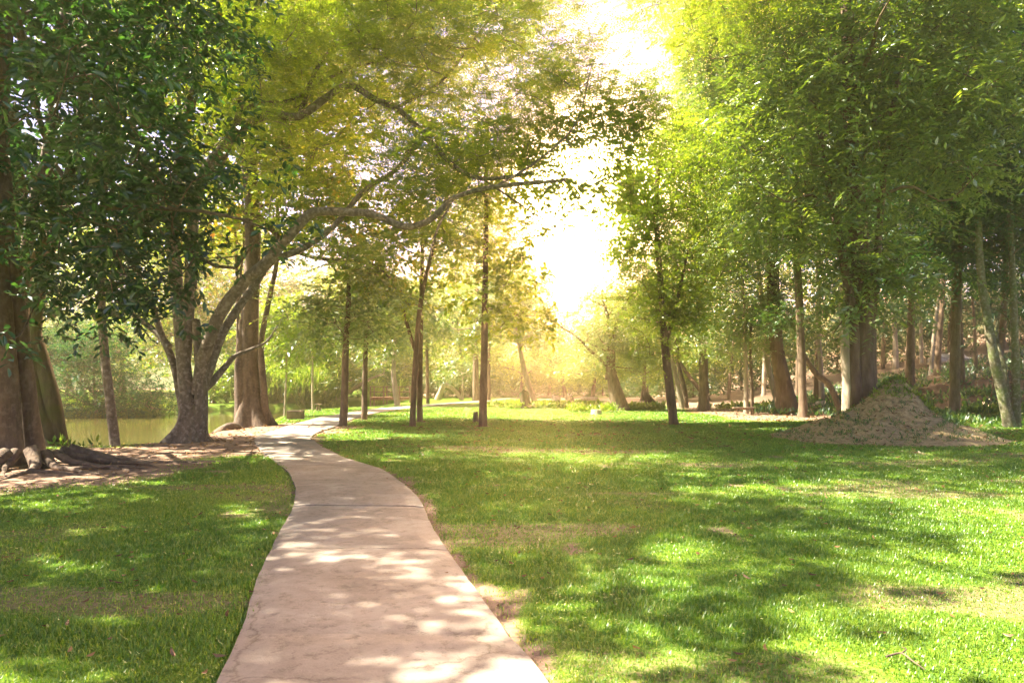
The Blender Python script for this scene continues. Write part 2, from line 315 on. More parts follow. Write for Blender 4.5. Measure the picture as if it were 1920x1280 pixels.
# ------------------------------------------------------------------ ground, water, path, hills
def axis(lo, hi, core0, core1, step, grow=1.12):
    c = list(np.arange(core0, core1+1e-6, step)); s = step
    while c[-1] < hi: s = min(s*grow, 14); c.append(c[-1]+s)
    s = step
    while c[0] > lo: s = min(s*grow, 14); c.insert(0, c[0]-s)
    return np.array(c)
gx = axis(-185, 185, -13, 16, .16, 1.05); gy = axis(-50, 190, 2, 28, .16, 1.03)
X, Y = np.meshgrid(gx, gy); Z = H(X, Y); S = soil(X, Y)
pin = inside(X, Y, PATH); pdist = seg_dist(X, Y, PATH)
Z = Z-.05*pin-.0
Z = Z+.02*(fbm(X*2.2, Y*2.2, 77)-.5)*(~pin)*sst(0, .5, pdist)
g = Geo(); ny, nx = X.shape
i = np.arange(ny-1)[:, None]*nx+np.arange(nx-1)[None]
g.add(np.c_[X.ravel(), Y.ravel(), Z.ravel()], np.stack([i, i+1, i+nx+1, i+nx], -1).reshape(-1, 4))
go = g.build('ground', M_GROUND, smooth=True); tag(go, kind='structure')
hum_shade = sst(-1, 5, X-(14.5+.10*(Y-25)))*sst(22, 27, Y)*sst(-.1, .5, fbm(X*.6, Y*.6, 88))
at = go.data.attributes.new('humus_shade', 'FLOAT', 'POINT'); at.data.foreach_set('value', hum_shade.ravel().astype(np.float32))
at = go.data.attributes.new('soil', 'FLOAT', 'POINT'); at.data.foreach_set('value', S.ravel().astype(np.float32))
def HG(x, y):
    return H(x, y)
g = Geo(); g.add([[-80, 12, -.42], [-5, 12, -.42], [-5, 80, -.42], [-80, 80, -.42]], [[0, 1, 2, 3]])
tag(g.build('water', M_WATER), kind='structure')
# path: slabs cast one after another with a narrow open joint between them
g = Geo(); n = len(PL); mid = (PL+PR)/2; L = np.r_[0, np.cumsum(np.linalg.norm(np.diff(mid, axis=0), axis=1))]
def at_len(A, s): return np.array([np.interp(s, L, A[:, k]) for k in range(3)])
s0 = float(np.interp(4.27, mid[:, 1], L))-2.33*3; joints = []
s = s0
while s < L[-1]: joints.append(s); s += 2.33
joints = [j for j in joints if j > 0]; cuts = [0]+joints+[L[-1]]
for a, b in zip(cuts[:-1], cuts[1:]):
    tt = np.linspace(a+.006, b-.006, 14); top = .045+float(rng.uniform(-.004, .004))
    rows = []
    for q in tt:
        lo, ro = at_len(PL, q), at_len(PR, q); ax = nrm(ro-lo)
        w_ = .006*math.sin(q*3.1)+.004*math.sin(q*9.7)
        jt = .05*math.sin(a)*0
        lo = lo+ax*w_; ro = ro+ax*w_*.7
        u = np.linspace(0, 1, 9)[:, None]; r = lo*(1-u)+ro*u
        # the joints run slightly skew, as they were cast
        zz = np.full((9, 1), top); zz[0] -= .012; zz[-1] -= .012
        row = np.vstack([np.r_[lo[:2], -.12], np.c_[r[:, :2], zz], np.r_[ro[:2], -.12]]); rows.append(row)
    V = np.array(rows); V[[0, -1], 1:-1, 2] -= .006; m_, k_ = V.shape[:2]
    ii = np.arange(m_-1)[:, None]*k_+np.arange(k_-1)[None]
    g.add(V.reshape(-1, 3), np.stack([ii, ii+1, ii+k_+1, ii+k_], -1).reshape(-1, 4))
    for row in (V[0], V[-1]): g.add(row, [list(range(k_))])
tag(g.build('path', M_PATH), kind='structure')
# far hills
hx = np.linspace(-195, 195, 120); rows = []
for k, (yy, fz) in enumerate([(132, 0), (142, .35), (154, .75), (168, 1), (195, .9)]):
    ridge = 9+11*fbm(hx*.018+4, hx*0+1, 61)+3*fbm(hx*.09, hx*0+3, 63)+6*sst(-40, -110, hx)+6*sst(40, 110, hx)
    ridge = ridge-6*np.exp(-((hx-9)/15)**2)
    rows.append(np.c_[hx, yy+6*fbm(hx*.03, hx*0+k, 65), np.maximum(ridge*fz, -1)-.5])
V = np.array(rows); ii = np.arange(4)[:, None]*120+np.arange(119)[None]
g = Geo(); g.add(V.reshape(-1, 3), np.stack([ii, ii+1, ii+121, ii+120], -1).reshape(-1, 4))
tag(g.build('hills', plain_mat('hill_green', (.03, .06, .02), (.07, .13, .02), scale=.5), smooth=True), kind='structure')

# ------------------------------------------------------------------ trees
def E(px, py, d, rx, ry, rd): return (W(px, py, d), np.array([rx/F*d, rd, ry/F*d]))
SPEC = {  # leaf length, width, hexagonal leaves, twigs per clump, leaves per twig, twig length, flatness, droop, clump spread
    'fig': dict(L=.185, Wd=.085, hexa=True, tw=5, k=9, tl=.5, flat=.8, dr=.12, sp=.35),
    'rain': dict(rn=.35, L=.10, Wd=.044, hexa=False, tw=9, k=20, tl=.85, flat=.22, dr=.10, sp=.35),
    'small': dict(L=.12, Wd=.065, hexa=False, tw=7, k=12, tl=.6, flat=.7, dr=.10, sp=.35),
    'lance': dict(rn=.4, L=.24, Wd=.095, hexa=False, tw=5, k=12, tl=.95, flat=.6, dr=.28, sp=.35),
    'broad': dict(L=.24, Wd=.15, hexa=True, tw=5, k=8, tl=.6, flat=.7, dr=.2, sp=.35),
    'far': dict(L=.27, Wd=.16, hexa=False, tw=7, k=9, tl=.8, flat=.7, dr=.15, sp=.5),
}
def clumps(ells, n, gap=.36, seed=0, shell=.42, gs=.8):
    vol = np.array([np.prod(e[1])**.75 for e in ells]); k = rng.choice(len(ells), n*3, p=vol/vol.sum())
    d = nrm(rng.normal(size=(n*3, 3))); r = rng.random((n*3, 1))**shell
    C0 = np.array([e[0] for e in ells])[k]; R = np.array([e[1] for e in ells])[k]
    wob = .72+.56*vn(d[:, 0]*2.3+k, d[:, 1]*2.3, d[:, 2]*2.3, seed+5)[:, None]
    C = C0+d*R*r*wob; out_ = nrm(d/R)
    keep = vn(C[:, 0]*gs, C[:, 1]*gs, C[:, 2]*gs*1.3, seed) > gap
    C, out_ = C[keep][:n], out_[keep][:n]
    return C, out_
def foliage(g, C, out_, sp, up=.1):
    q = SPEC[sp]; rn = q.get('rn', 1.0); nc = len(C); tw, k = q['tw'], q['k']
    c = np.repeat(C, tw, 0); o = np.repeat(out_, tw, 0); n = len(c)
    T = rng.normal(size=(n, 3))+o*.9; T[:, 2] = T[:, 2]*q['flat']+up*.5; T = nrm(T)
    S0 = c+rng.normal(size=(n, 3))*q['sp']*np.array([1, 1, q['flat']])
    tl = q['tl']*rng.uniform(.6, 1.3, (n, 1))
    t = (np.arange(k)+.6)/k; sg = np.where(np.arange(k) % 2, 1., -1.)
    cv = np.repeat(rng.random(nc), tw*k)*.35
    t = np.tile(t, n)[:, None]; sg = np.tile(sg, n)[:, None]
    Tn = np.repeat(T, k, 0); Sn = np.repeat(S0, k, 0); tln = np.repeat(tl, k, 0)
    pos = Sn+Tn*tln*t; pos[:, 2] -= (q['dr']*tln*t*t*1.2)[:, 0]
    N = len(pos); upv = np.array([0, 0, 1.])+np.repeat(rng.normal(size=(n, 3))*.25, k, 0)+rng.normal(size=(N, 3))*.28*rn
    Bv = nrm(np.cross(Tn, upv)); D = Tn*.55+sg*Bv*.85+rng.normal(size=(N, 3))*.22*rn; D[:, 2] -= q['dr']; D = nrm(D)
    Wv = nrm(np.cross(upv+rng.normal(size=(N, 3))*.25, D))
    sz = rng.uniform(.7, 1.2, N)
    v = np.clip(cv+rng.random(N)*.65, 0, 1)
    leafquads(g, pos, D, Wv, q['L']*sz, q['Wd']*sz, v, q['hexa'])
def branchwork(g, trunk, trad, C, nmaj, r0, low=.35, thin=.012, twigs=True):
    # trunk: polyline; major limbs run from it to spread-out clump centres, thin branches run on to every clump
    if len(C) == 0: return
    idx = [int(rng.integers(len(C)))]; dm = np.linalg.norm(C-C[idx[0]], axis=1)
    while len(idx) < min(nmaj, len(C)):
        j = int(dm.argmax()); idx.append(j); dm = np.minimum(dm, np.linalg.norm(C-C[j], axis=1))
    T = catmull(trunk, 40); zt = T[:, 2]; lowi = int(low*39); nodes = [T[lowi:]]
    for j in idx:
        e = C[j]; dd = np.linalg.norm(T[lowi:]-e, axis=1)+.6*np.maximum(T[lowi:, 2]-e[2]+.25*np.linalg.norm((T[lowi:]-e)[:, :2], axis=1), 0)*2
        i0 = lowi+int(dd.argmin()); s_ = T[i0]; ln_ = np.linalg.norm(e-s_)
        m1 = s_*.6+e*.4+rng.normal(size=3)*ln_*.09+np.array([0, 0, ln_*.05]); m2 = s_*.25+e*.75+rng.normal(size=3)*ln_*.08
        rr = min(r0, trad*.6)*np.clip(ln_/6, .35, 1)
        q = np.array([s_, m1, m2, e]); tube(g, q, [rr, rr*.7, rr*.42, rr*.16], 6, 12, lump=.08); nodes.append(catmull(q, 12)[3:])
    if not twigs: return
    grow(g, np.vstack(nodes), C, thin)
def grow(g, Nn, C, thin):                     # join every clump to the nearest wood grown so far
    C = np.asarray(C); dmin = np.array([np.linalg.norm(Nn-c, axis=1).min() for c in C]); pool = np.vstack([Nn, np.zeros((len(C)*2, 3))+1e6]); n_ = len(Nn)
    for c in C[np.argsort(dmin)]:
        dd = ((pool[:n_]-c)**2).sum(1); s_ = pool[dd.argmin()].copy(); l_ = math.sqrt(dd.min())
        if l_ > .12:
            m_ = (s_+c)/2+rng.normal(size=3)*l_*.13
            tube(g, np.array([s_, m_, c]), [thin*1.3+.005*l_, thin+.002*l_, thin*.55], 3, 5, cap=False); pool[n_] = m_; n_ += 1
        pool[n_] = c; n_ += 1
def make_tree(name, label, trunks, ells, n, sp, lm, bm, flare=(1.0, .35, 5), nmaj=9, gap=.36, group=None, cat='tree', low=.4, r0=.12, extra=None, lump=.1, twigs=True, shell=.42, gs=.8, sides=14, parts=None, twn=1.0):
    """trunks: list of (points, radii); the first is the main stem whose foot is the base"""
    b = np.array(trunks[0][0][0], float)
    t = thing(name, b, label, cat, group)
    g = Geo(); seed = int(rng.integers(1000))
    for k, (p, r) in enumerate(trunks):
        p = np.array(p, float)
        if k == 0 or (extra and extra.get('flare_all')):
            p = np.vstack([p[0]-[0, 0, .35], p]); r = [r[0]*1.05]+list(r)
        tube(g, p, r, sides, 30, lump=lump, flare=flare if (k == 0 or (extra and extra.get('flare_all'))) else None, seed=seed+k)
    C, O = clumps(ells, n, gap, seed, shell, gs)
    main = max(trunks, key=lambda q: np.array(q[0])[-1][2]) if not extra or 'attach' not in extra else trunks[extra['attach']]
    gb = Geo() if parts else g
    branchwork(gb, main[0], main[1][0], C, nmaj, r0, low, twigs=twigs)
    g.build('trunk', bm, t, b, smooth=True)
    if parts: gb.build('branchwork', bm, t, b, smooth=True)
    gl = Geo(); foliage(gl, C, O, sp); gl.build('crown', lm, t, b, attr=True)
    return t
def stem(px, py, r, pts, d=None, r1=None):
    """trunk from a foot pixel and further (px, py[, dd]) pixels at the same depth; radii taper"""
    p0 = P(px, py) if d is None else np.array([(px-960)/F*d, d, 0.]); p0[2] = H(p0[0], p0[1]); dd = p0[1]
    q = [p0]+[W(a[0], a[1], dd+(a[2] if len(a) > 2 else 0)) for a in pts]; n_ = len(q)
    r1 = r1 if r1 else r*.35
    return (q, list(np.linspace(r, r1, n_)))

# ------------------------------------------------------------------ near trees on the pond side
# great fig with fused stems at the left edge
d1 = P(40, 872)[1]
figp = [stem(12, 872, .28, [(6, 700), (-6, 560), (-14, 300, .5), (-30, 60, .8), (-50, -200, 1)], r1=.18),
        stem(66, 866, .17, [(52, 740, -.1), (30, 560, -.2), (12, 400, -.2), (4, 200, .2), (20, -60, .5)], r1=.12),
        stem(-70, 872, .36, [(-40, 700), (-60, 500), (-120, 200)], r1=.25),
        stem(44, 850, .15, [(40, 700, .5), (46, 520, .6), (60, 400, .8), (95, 250, 1.2), (110, 80, 1.2), (160, -120, 1.5)], r1=.1)]
tF = thing('fig_tree', figp[0][0][0], 'huge fig tree with fused buttressed stems and dark glossy leaves at the left edge', 'tree')
b0 = np.array(figp[0][0][0]); g = Geo()
for k, (p, r) in enumerate(figp):
    p = np.array(p); p = np.vstack([p[0]-[0, 0, .4], p]); tube(g, p, [r[0]*1.1]+list(r), 20, 36, lump=.14, flare=(.55, .4, 5), seed=30+k)
g.build('trunk', B_FIG, tF, b0, smooth=True)
g = Geo()
foot = P(48, 872); rr_ = np.random.default_rng(5)
for k, a in enumerate(np.radians([-172, -158, -140, -122, -108, -95, -82, -68, -52, -38, -24, -10, 4, 16])):
    ln_ = rr_.uniform(1.4, 3.2) if k < 10 else rr_.uniform(2.6, 4.6); q = np.linspace(0, 1, 9); aa = a+np.cumsum(rr_.normal(size=9)*.16)
    p = np.zeros((9, 3)); p[:, 0] = foot[0]+.32*math.cos(a)+np.cumsum(np.cos(aa))*ln_/9; p[:, 1] = foot[1]+.30*math.sin(a)+np.cumsum(np.sin(aa))*ln_/9
    p[:, 2] = H(p[:, 0], p[:, 1])+.30*np.exp(-q*6)+.035*np.sin(q*9+k)*(1-q)-.012; r0_ = rr_.uniform(.06, .11)
    tube(g, p, r0_*(1.35*np.exp(-q*2.2)+.06), 8, 44, lump=.12, seed=k)
    if k % 2 == 0:
        b_ = p[3]; a2 = a+rr_.choice([-.6, .6]); e_ = b_+np.array([math.cos(a2), math.sin(a2), 0])*ln_*.5; m_ = (b_+e_)/2+[0, .08, .02]; e_[2] = H(e_[0], e_[1])-.02; tube(g, [b_, m_, e_], [r0_*.5, r0_*.35, .012], 6, 14, lump=.12, seed=k+20)
g.build('root', B_FIG, tF, b0, smooth=True)
ells = [E(40, 60, 13, 300, 190, 4), E(240, 210, 12, 210, 200, 3), E(310, 395, 12, 110, 100, 1.6), E(150, 440, 12.3, 190, 150, 2.2), E(270, 500, 12.2, 100, 60, 1.2),
        E(50, 590, 12.3, 90, 80, 1.2), E(180, 540, 12.6, 120, 55, 1.2), E(300, 50, 12.5, 130, 100, 2.2), E(-200, 200, 12, 250, 350, 5), E(300, 620, 12.4, 36, 26, .4), E(60, -250, 12, 500, 200, 6), E(460, 420, 12.4, 60, 40, .9)]
C, O = clumps(ells, 600, .43, 3, gs=.75)
for a_, f_, nm_ in ((3, C[::2], 12), (1, C[1::2], 10)):
    g = Geo(); branchwork(g, figp[a_][0], .3, f_, nm_, .08, .35, thin=.009); g.build('branchwork', B_FIG, tF, b0, smooth=True)
gl = Geo(); foliage(gl, C, O, 'fig'); gl.build('crown', L_FIG, tF, b0, attr=True)

# mossy leaning twin trunk behind it
make_tree('mossy_tree', 'mossy twin-trunked tree leaning over the pond bank behind the huge fig',
    [stem(116, 832, .22, [(95, 740), (72, 660), (48, 560), (40, 420), (20, 200)], r1=.18), stem(98, 834, .18, [(70, 740, .2), (64, 650, .2), (80, 520, .2), (130, 330, .3), (170, 120, .5)], r1=.12)],
    [E(30, 250, 19, 220, 200, 3), E(-120, 420, 20, 160, 200, 3), E(150, 330, 19, 120, 90, 2)], 150, 'broad', L_DARK, B_MOSS, flare=(.45, .4, 4))
make_tree('slender_tree', 'thin grey trunk standing alone on the bank between the fig and the forked tree',
    [stem(216, 836, .125, [(207, 760), (196, 660), (190, 560), (192, 420, .2), (200, 260, .3), (190, 60, .5)], r1=.07)],
    [E(190, 100, 18.3, 130, 130, 2.5), E(240, 330, 18, 90, 70, 1.5)], 80, 'broad', L_DARK, B_LICHEN, flare=(.3, .15, 3), nmaj=6, r0=.05)

# lichened forked tree with long arching limbs over the path
d4 = P(352, 827)[1]
b4 = P(352, 827); b4[2] = H(b4[0], b4[1])-.05
def lim(pts, r0, r1, d=d4): return ([W(p[0], p[1], d+(p[2] if len(p) > 2 else 0)) for p in pts], [r0+(r1-r0)*k/(len(pts)-1) for k in range(len(pts))])
t4 = thing('rain_tree', b4, 'forked tree with pale lichen blotches, its long limbs arching over the path', 'tree')
g = Geo()
p0 = b4-np.array([0, 0, .35])
tube(g, [p0, b4, W(356, 790, d4), W(350, 740, d4), W(345, 690, d4), W(340, 620, d4), W(333, 560, d4), W(330, 500, d4)], [.40, .36, .27, .21, .185, .18, .17, .16], 20, 34, lump=.10, flare=(2.0, .42, 5), seed=4)
tube(g, [p0+[.25, 0, 0], W(369, 815, d4), W(376, 770, d4-.05), W(378, 720, d4-.05), W(372, 660, d4-.05), W(367, 600, d4)], [.28, .26, .20, .16, .12, .11], 16, 30, lump=.10, flare=(.9, .35, 5), seed=6)
g.build('trunk', B_LICHEN, t4, b4, smooth=True)
LIMBS = [lim([(330, 505), (322, 440), (330, 350, .2), (345, 250, .4), (372, 150, .6), (412, 95, .8), (442, 30, 1), (440, -60, 1)], .18, .09),
         lim([(345, 690), (352, 600), (357, 520), (362, 420), (380, 330), (412, 285), (455, 240), (505, 215), (560, 218), (610, 185), (655, 160), (700, 185), (745, 205), (790, 245), (850, 310), (905, 335), (1000, 325)], .17, .05),
         lim([(372, 740), (378, 690), (388, 650, -.2), (412, 590, -.3), (452, 535, -.5), (500, 490, -.7), (545, 440, -.9), (585, 400, -1), (640, 397, -1.1), (700, 402, -1.2), (760, 425, -1.3), (810, 410, -1.4), (850, 372, -1.5), (930, 350, -1.7), (1060, 338, -2)], .20, .045),
         lim([(378, 735), (390, 700, .2), (420, 620, .3), (470, 545, .4), (510, 490, .5), (560, 470, .6), (620, 430, .8), (680, 360, 1), (740, 320, 1.2), (800, 250, 1.4)], .14, .05),
         lim([(350, 800, .1), (338, 740, .2), (325, 680, .3), (300, 620, .4), (285, 570, .5), (268, 540, .6), (255, 500, .6)], .13, .05),
         lim([(318, 650, .3), (290, 620, .5), (250, 590, .7), (215, 560, .8), (170, 530, 1), (120, 520, 1.2)], .10, .04),
         lim([(362, 540), (366, 470, .3), (358, 400, .4), (352, 330, .5), (340, 240, .6), (330, 120, .8)], .11, .05),
         lim([(376, 735, .2), (398, 715, .4), (420, 690, .6), (440, 668, .8), (470, 655, 1.0), (500, 640, 1.1), (520, 610, 1.2)], .13, .012),
         lim([(400, 330, .3), (430, 270, .5), (452, 190, .6), (450, 110, .7), (475, 40, .8), (490, -40, .8)], .11, .07),
         lim([(412, 285, .3), (470, 200, .6), (540, 190, .8), (610, 150, 1), (690, 120, 1.2), (800, 128, 1.4)], .07, .03),
         lim([(740, 205, .3), (830, 150, .6), (900, 60, .9), (960, -20, 1.2)], .05, .03),
         lim([(560, 218, .2), (600, 120, .8), (680, 40, 1), (760, -10, 1.2)], .07, .03),
         lim([(850, 372, -1.5), (820, 430, -1.5), (800, 500, -1.6)], .04, .015),
         lim([(905, 335), (1000, 400), (1070, 440), (1130, 455)], .03, .01),
         ([W(440, -60, d4+1), np.array([-6.5, 17, 13]), np.array([-3, 14.5, 12.3]), np.array([1, 14.5, 12.2]), np.array([4.5, 17, 12.4])], [.09, .08, .06, .04, .02]), ([W(440, -60, d4+1), np.array([-8, 16, 12.6]), np.array([-8.5, 12, 11.6]), np.array([-8, 9, 11.2])], [.09, .07, .05, .02]),  # these two run out of view above the frame, added to shade the lawn
         lim([(930, 350, -1.7), (1010, 300, -1.5), (1080, 230, -1.2), (1110, 120, -1)], .04, .012)]
for k, (p, r) in enumerate(LIMBS):
    g = Geo(); tube(g, p, r, 12 if k < 5 else 8, 10+5*len(p), lump=.10, seed=50+k); g.build('limb', B_LICHEN, t4, b4, smooth=True)
ells = [E(640, 60, 20, 260, 110, 4), E(600, 250, 20.5, 210, 110, 3), E(830, 90, 21, 220, 90, 3.5), E(900, 220, 21, 210, 75, 3.5), E(1050, 290, 20.5, 170, 70, 3), E(880, 300, 19, 180, 60, 2.5),
        E(1095, 150, 20, 55, 70, 1.2), E(1010, 230, 20, 90, 50, 1.5), E(480, 100, 20, 150, 150, 3), E(960, 20, 20, 110, 40, 2), E(770, 30, 18, 240, 60, 3), E(640, 470, 20, 90, 40, 1.5), E(1060, 380, 19, 110, 35, 1.8), E(720, -160, 20, 420, 120, 6), E(1180, 210, 21, 40, 60, 1), E(500, 380, 19, 60, 35, 1), E(1110, 215, 20.5, 110, 30, 2.5), E(1130, 300, 20, 100, 26, 2), E(1110, 360, 20, 110, 26, 2), E(1040, 420, 20.5, 100, 28, 1.8), E(1150, 255, 22, 80, 22, 2), E(1000, 120, 21, 90, 40, 2), E(820, 380, 19.5, 130, 50, 2), E(1080, 290, 22, 130, 40, 2.5),
        (np.array([-4, 14, 11.8]), np.array([3.6, 3.2, 1.2])), (np.array([1.5, 15, 12.3]), np.array([3.4, 3.6, 1.2])), (np.array([-8, 9.5, 11]), np.array([3.5, 3, 1.2])), (np.array([5.5, 18.5, 12.6]), np.array([3, 3, 1.2])), (np.array([3.5, 13, 12.2]), np.array([3.6, 2.6, 1.0]))]  # unseen crown parts overhead, added to shade the lawn and path
C, O = clumps(ells, 2150, .34, 8, gs=.9)
AL = [catmull(p, 30) for p, r in LIMBS]; nodes = np.vstack([a[8:] for a in AL]); g = Geo()
C2, O2 = clumps([E(1090, 215, 20.5, 110, 30, 2), E(1130, 295, 20, 90, 26, 2), E(1080, 355, 20, 130, 26, 2), E(1010, 300, 20, 90, 40, 2), E(1050, 420, 20.5, 100, 24, 1.8), E(1160, 245, 21, 70, 24, 1.6), E(1100, 120, 20, 45, 60, 1), E(1190, 180, 21, 35, 40, 1)], 170, .25, 14, gs=1.0)
C = np.vstack([C, C2]); O = np.vstack([O, O2]); near_gap = (C[:, 0]/C[:, 1]*F+960 > 860) & (C[:, 1] > 16.5) & (C[:, 2] < 11.6); kk_ = ~near_gap | (rng.random(len(C)) < .72); C, O = C[kk_], O[kk_]; grow(g, nodes, C, .011)
g.build('branchwork', B_LICHEN, t4, b4, smooth=True)
gl = Geo(); foliage(gl, C, O, 'rain', up=.3); gl.build('crown', L_RAIN, t4, b4, attr=True)

# big buttressed trunk by the path bend
d5 = P(478, 797)[1]
t5 = make_tree('buttressed_tree', 'thick dark trunk with wide buttress roots beside the bend of the path', [
    stem(478, 797, .36, [(470, 730), (467, 660), (470, 560), (474, 460), (470, 330), (455, 180), (450, 20)], r1=.24),
    stem(455, 797, .30, [(452, 740, -.2), (450, 680, -.2), (455, 600, -.1)], r1=.12),
    stem(500, 797, .14, [(492, 700, -.3), (490, 640, -.3), (505, 560, -.3), (520, 480, -.3), (520, 380)], r1=.06),
    stem(440, 790, .08, [(446, 640, .2), (444, 500, .3), (438, 380, .2)], r1=.05),
    stem(448, 790, .06, [(455, 640, -.5), (450, 540, -.5), (458, 440, -.5), (452, 330, -.3)], r1=.04)],
    [E(430, 120, 27, 260, 190, 5), E(560, 330, 27, 150, 110, 4), E(640, 440, 26.5, 130, 80, 2.5), E(700, 500, 26, 70, 40, 1.5), E(400, 380, 28, 130, 110, 3), E(590, 240, 28, 200, 130, 3.5), E(350, -80, 27, 350, 150, 6)], 900, 'broad', L_YEL, B_FIG, flare=(3.0, .75, 5), nmaj=14, gap=.34, extra={'attach': 0}, lump=.14, sides=26, low=.55)

# log of an old root lying between them
g = Geo(); p = np.array([P(384, 808), P(400, 806), P(430, 805), P(456, 800)]); p[:, 2] = H(p[:, 0], p[:, 1])+.12
tube(g, p, [.19, .2, .18, .13], 14, 24, lump=.12, seed=3)
tag(g.build('fallen_log', B_FIG, None, p[1], smooth=True), 'thick bare log lying on the bank between the forked tree and the buttressed trunk', 'log')

# ------------------------------------------------------------------ young trees along the path and on the lawn
make_tree('young_tree', 'young path-side tree with the thicker brown trunk and dense low crown', [stem(643, 798, .16, [(646, 740), (648, 660), (652, 590), (655, 520)], r1=.08)],
    [E(640, 600, 26.3, 85, 40, 1.8), E(680, 530, 26.5, 50, 45, 1.5), E(585, 575, 26.6, 55, 22, 1), E(630, 500, 26.5, 30, 30, .8)], 85, 'lance', L_OLIVE, B_BROWN, flare=(.5, .15, 5), nmaj=7, r0=.05, low=.45)
make_tree('young_tree', 'second young tree beside the path with a slimmer trunk, just left of the far bend', [stem(683, 786, .14, [(684, 720), (686, 650), (690, 580), (688, 540)], r1=.07)],
    [E(710, 610, 31, 80, 35, 1.8), E(680, 545, 31, 50, 40, 1.4), E(750, 570, 31, 40, 24, 1)], 75, 'lance', L_OLIVE, B_BROWN, flare=(.2, .15, 3), nmaj=7, r0=.05, low=.45)
make_tree('sapling', 'slim sapling with lime green leaves standing at the water next to the concrete box', [stem(534, 780, .06, [(536, 720), (538, 650), (540, 590)], r1=.03)],
    [E(540, 630, 34, 70, 60, 1.6), E(530, 590, 34, 50, 35, 1.2)], 90, 'lance', L_LIME, B_PALE, flare=(.2, .1, 3), nmaj=6, r0=.03)
make_tree('sapling', 'pale slim sapling with lime green leaves beside the little bench at the pond', [stem(587, 769, .085, [(586, 720), (587, 660), (590, 600)], r1=.04)],
    [E(595, 625, 41, 75, 40, 1.8), E(620, 595, 41, 60, 22, 1.5), E(575, 600, 41, 40, 28, 1)], 100, 'lance', L_LIME, B_PALE, flare=(.2, .1, 3), nmaj=6, r0=.03)
make_tree('lawn_tree', 'slightly leaning thin trunk in front of a straight one on the lawn', [stem(773, 799, .12, [(776, 740), (780, 660), (790, 560), (815, 450), (830, 390), (850, 340)], r1=.05)],
    [E(830, 430, 26, 80, 50, 1.8), E(860, 330, 26, 90, 50, 1.8), E(790, 560, 26, 45, 35, 1)], 55, 'lance', L_OLIVE, B_RED, flare=(.5, .14, 5), nmaj=7, r0=.04, low=.5)
make_tree('lawn_tree', 'straight reddish trunk with a forked top standing behind the leaning one', [stem(787, 790, .14, [(787, 740), (788, 660), (790, 560), (792, 450), (788, 360)], r1=.06), ([W(788, 680, 29.2), W(776, 650, 29.2), W(764, 610, 29.4), W(757, 580, 29.4)], [.09, .08, .07, .04])],
    [E(770, 520, 29, 90, 60, 2), E(750, 440, 29, 110, 60, 2.2), E(800, 380, 29, 90, 70, 2.2)], 90, 'broad', L_RAIN, B_RED, flare=(.2, .12, 3), nmaj=9, r0=.05, low=.45)
make_tree('lawn_tree', 'tall straight single trunk standing alone in the middle of the lawn', [stem(905, 799, .165, [(906, 740), (908, 660), (909, 560), (911, 460), (912, 340), (915, 220)], r1=.06)],
    [E(920, 540, 26.3, 85, 75, 1.8), E(965, 500, 26.2, 60, 45, 1.2), E(990, 600, 26.5, 40, 30, 1), E(880, 430, 26, 60, 60, 1.5), E(910, 300, 26, 110, 90, 2.2)], 100, 'broad', L_RAIN, B_RED, flare=(.5, .14, 5), nmaj=10, r0=.04, low=.4)
make_tree('lawn_tree', 'trunk leaning slightly left at the right side of the lawn, creeper leaves climbing it', [stem(1263, 796, .19, [(1256, 730), (1249, 670), (1243, 600), (1238, 520), (1230, 400), (1235, 300)], r1=.08), ([W(1248, 640, 27), W(1262, 600, 27), W(1275, 540, 27), W(1290, 470, 27)], [.09, .08, .06, .04])],
    [E(1255, 480, 27.3, 110, 110, 2.6), E(1240, 610, 27, 60, 60, 1.3), E(1290, 580, 27.3, 60, 50, 1.5), E(1240, 330, 27, 110, 130, 3), E(1220, 560, 27.5, 70, 50, 1.8), E(1190, 400, 27.5, 80, 90, 2)], 620, 'small', L_RAIN, B_RED, flare=(.5, .16, 5), nmaj=11, r0=.05, low=.35)

# ------------------------------------------------------------------ right side: wall of tall trees
R_ = []
def rt(name, label, trunks, ells, n, sp, lm, bm, **k): return make_tree(name, label, trunks, ells, n, sp, lm, bm, **k)
# mound and its tree
mg = Geo(); q = 120; xx, yy = np.meshgrid(np.linspace(-4.6, 4.9, q), np.linspace(-4.0, 4.2, 90))
def mound_h(x, y):
    x = np.asarray(x, float); y = np.asarray(y, float)
    xs = np.where(x < .3, (x-.3)/1.08, (x-.3)/.95)
    r = np.hypot(xs, y*1.05); h = 1.25*np.clip(1-np.maximum(r-.15, 0)/3.3, 0, 1)**1.4
    h = h+.52*np.exp(-(((x-.70)/.62)**2+((y-.1)/.8)**2))
    h = h+.34*(fbm(x*1.3+9, y*1.3, 71)-.5)*sst(4, 1, r)+.09*(fbm(x*5, y*5, 73)-.5)*sst(4, 2, r)
    return h-.10*sst(2.6, 4.2, r)
mz = mound_h(xx, yy); V = np.c_[(xx+MOUND[0]).ravel(), (yy+MOUND[1]).ravel(), mz.ravel()]
ii = np.arange(89)[:, None]*q+np.arange(q-1)[None]; mg.add(V, np.stack([ii, ii+1, ii+q+1, ii+q], -1).reshape(-1, 4))
mo = mg.build('earth_mound', plain_mat('mound_earth', (.17, .115, .05), (.45, .34, .17), scale=9, bump=.9), None, (MOUND[0], MOUND[1], 0), smooth=True)
tag(mo, 'heap of crumbly brown earth piled round the foot of the big tree at right', 'mound')
def MH(x, y): return mound_h(np.asarray(x)-MOUND[0], np.asarray(y)-MOUND[1])
mb = np.array([11.15, 21.6, .6])
def MW(px, py, dd=0): return W(px, py, 21.6+dd)
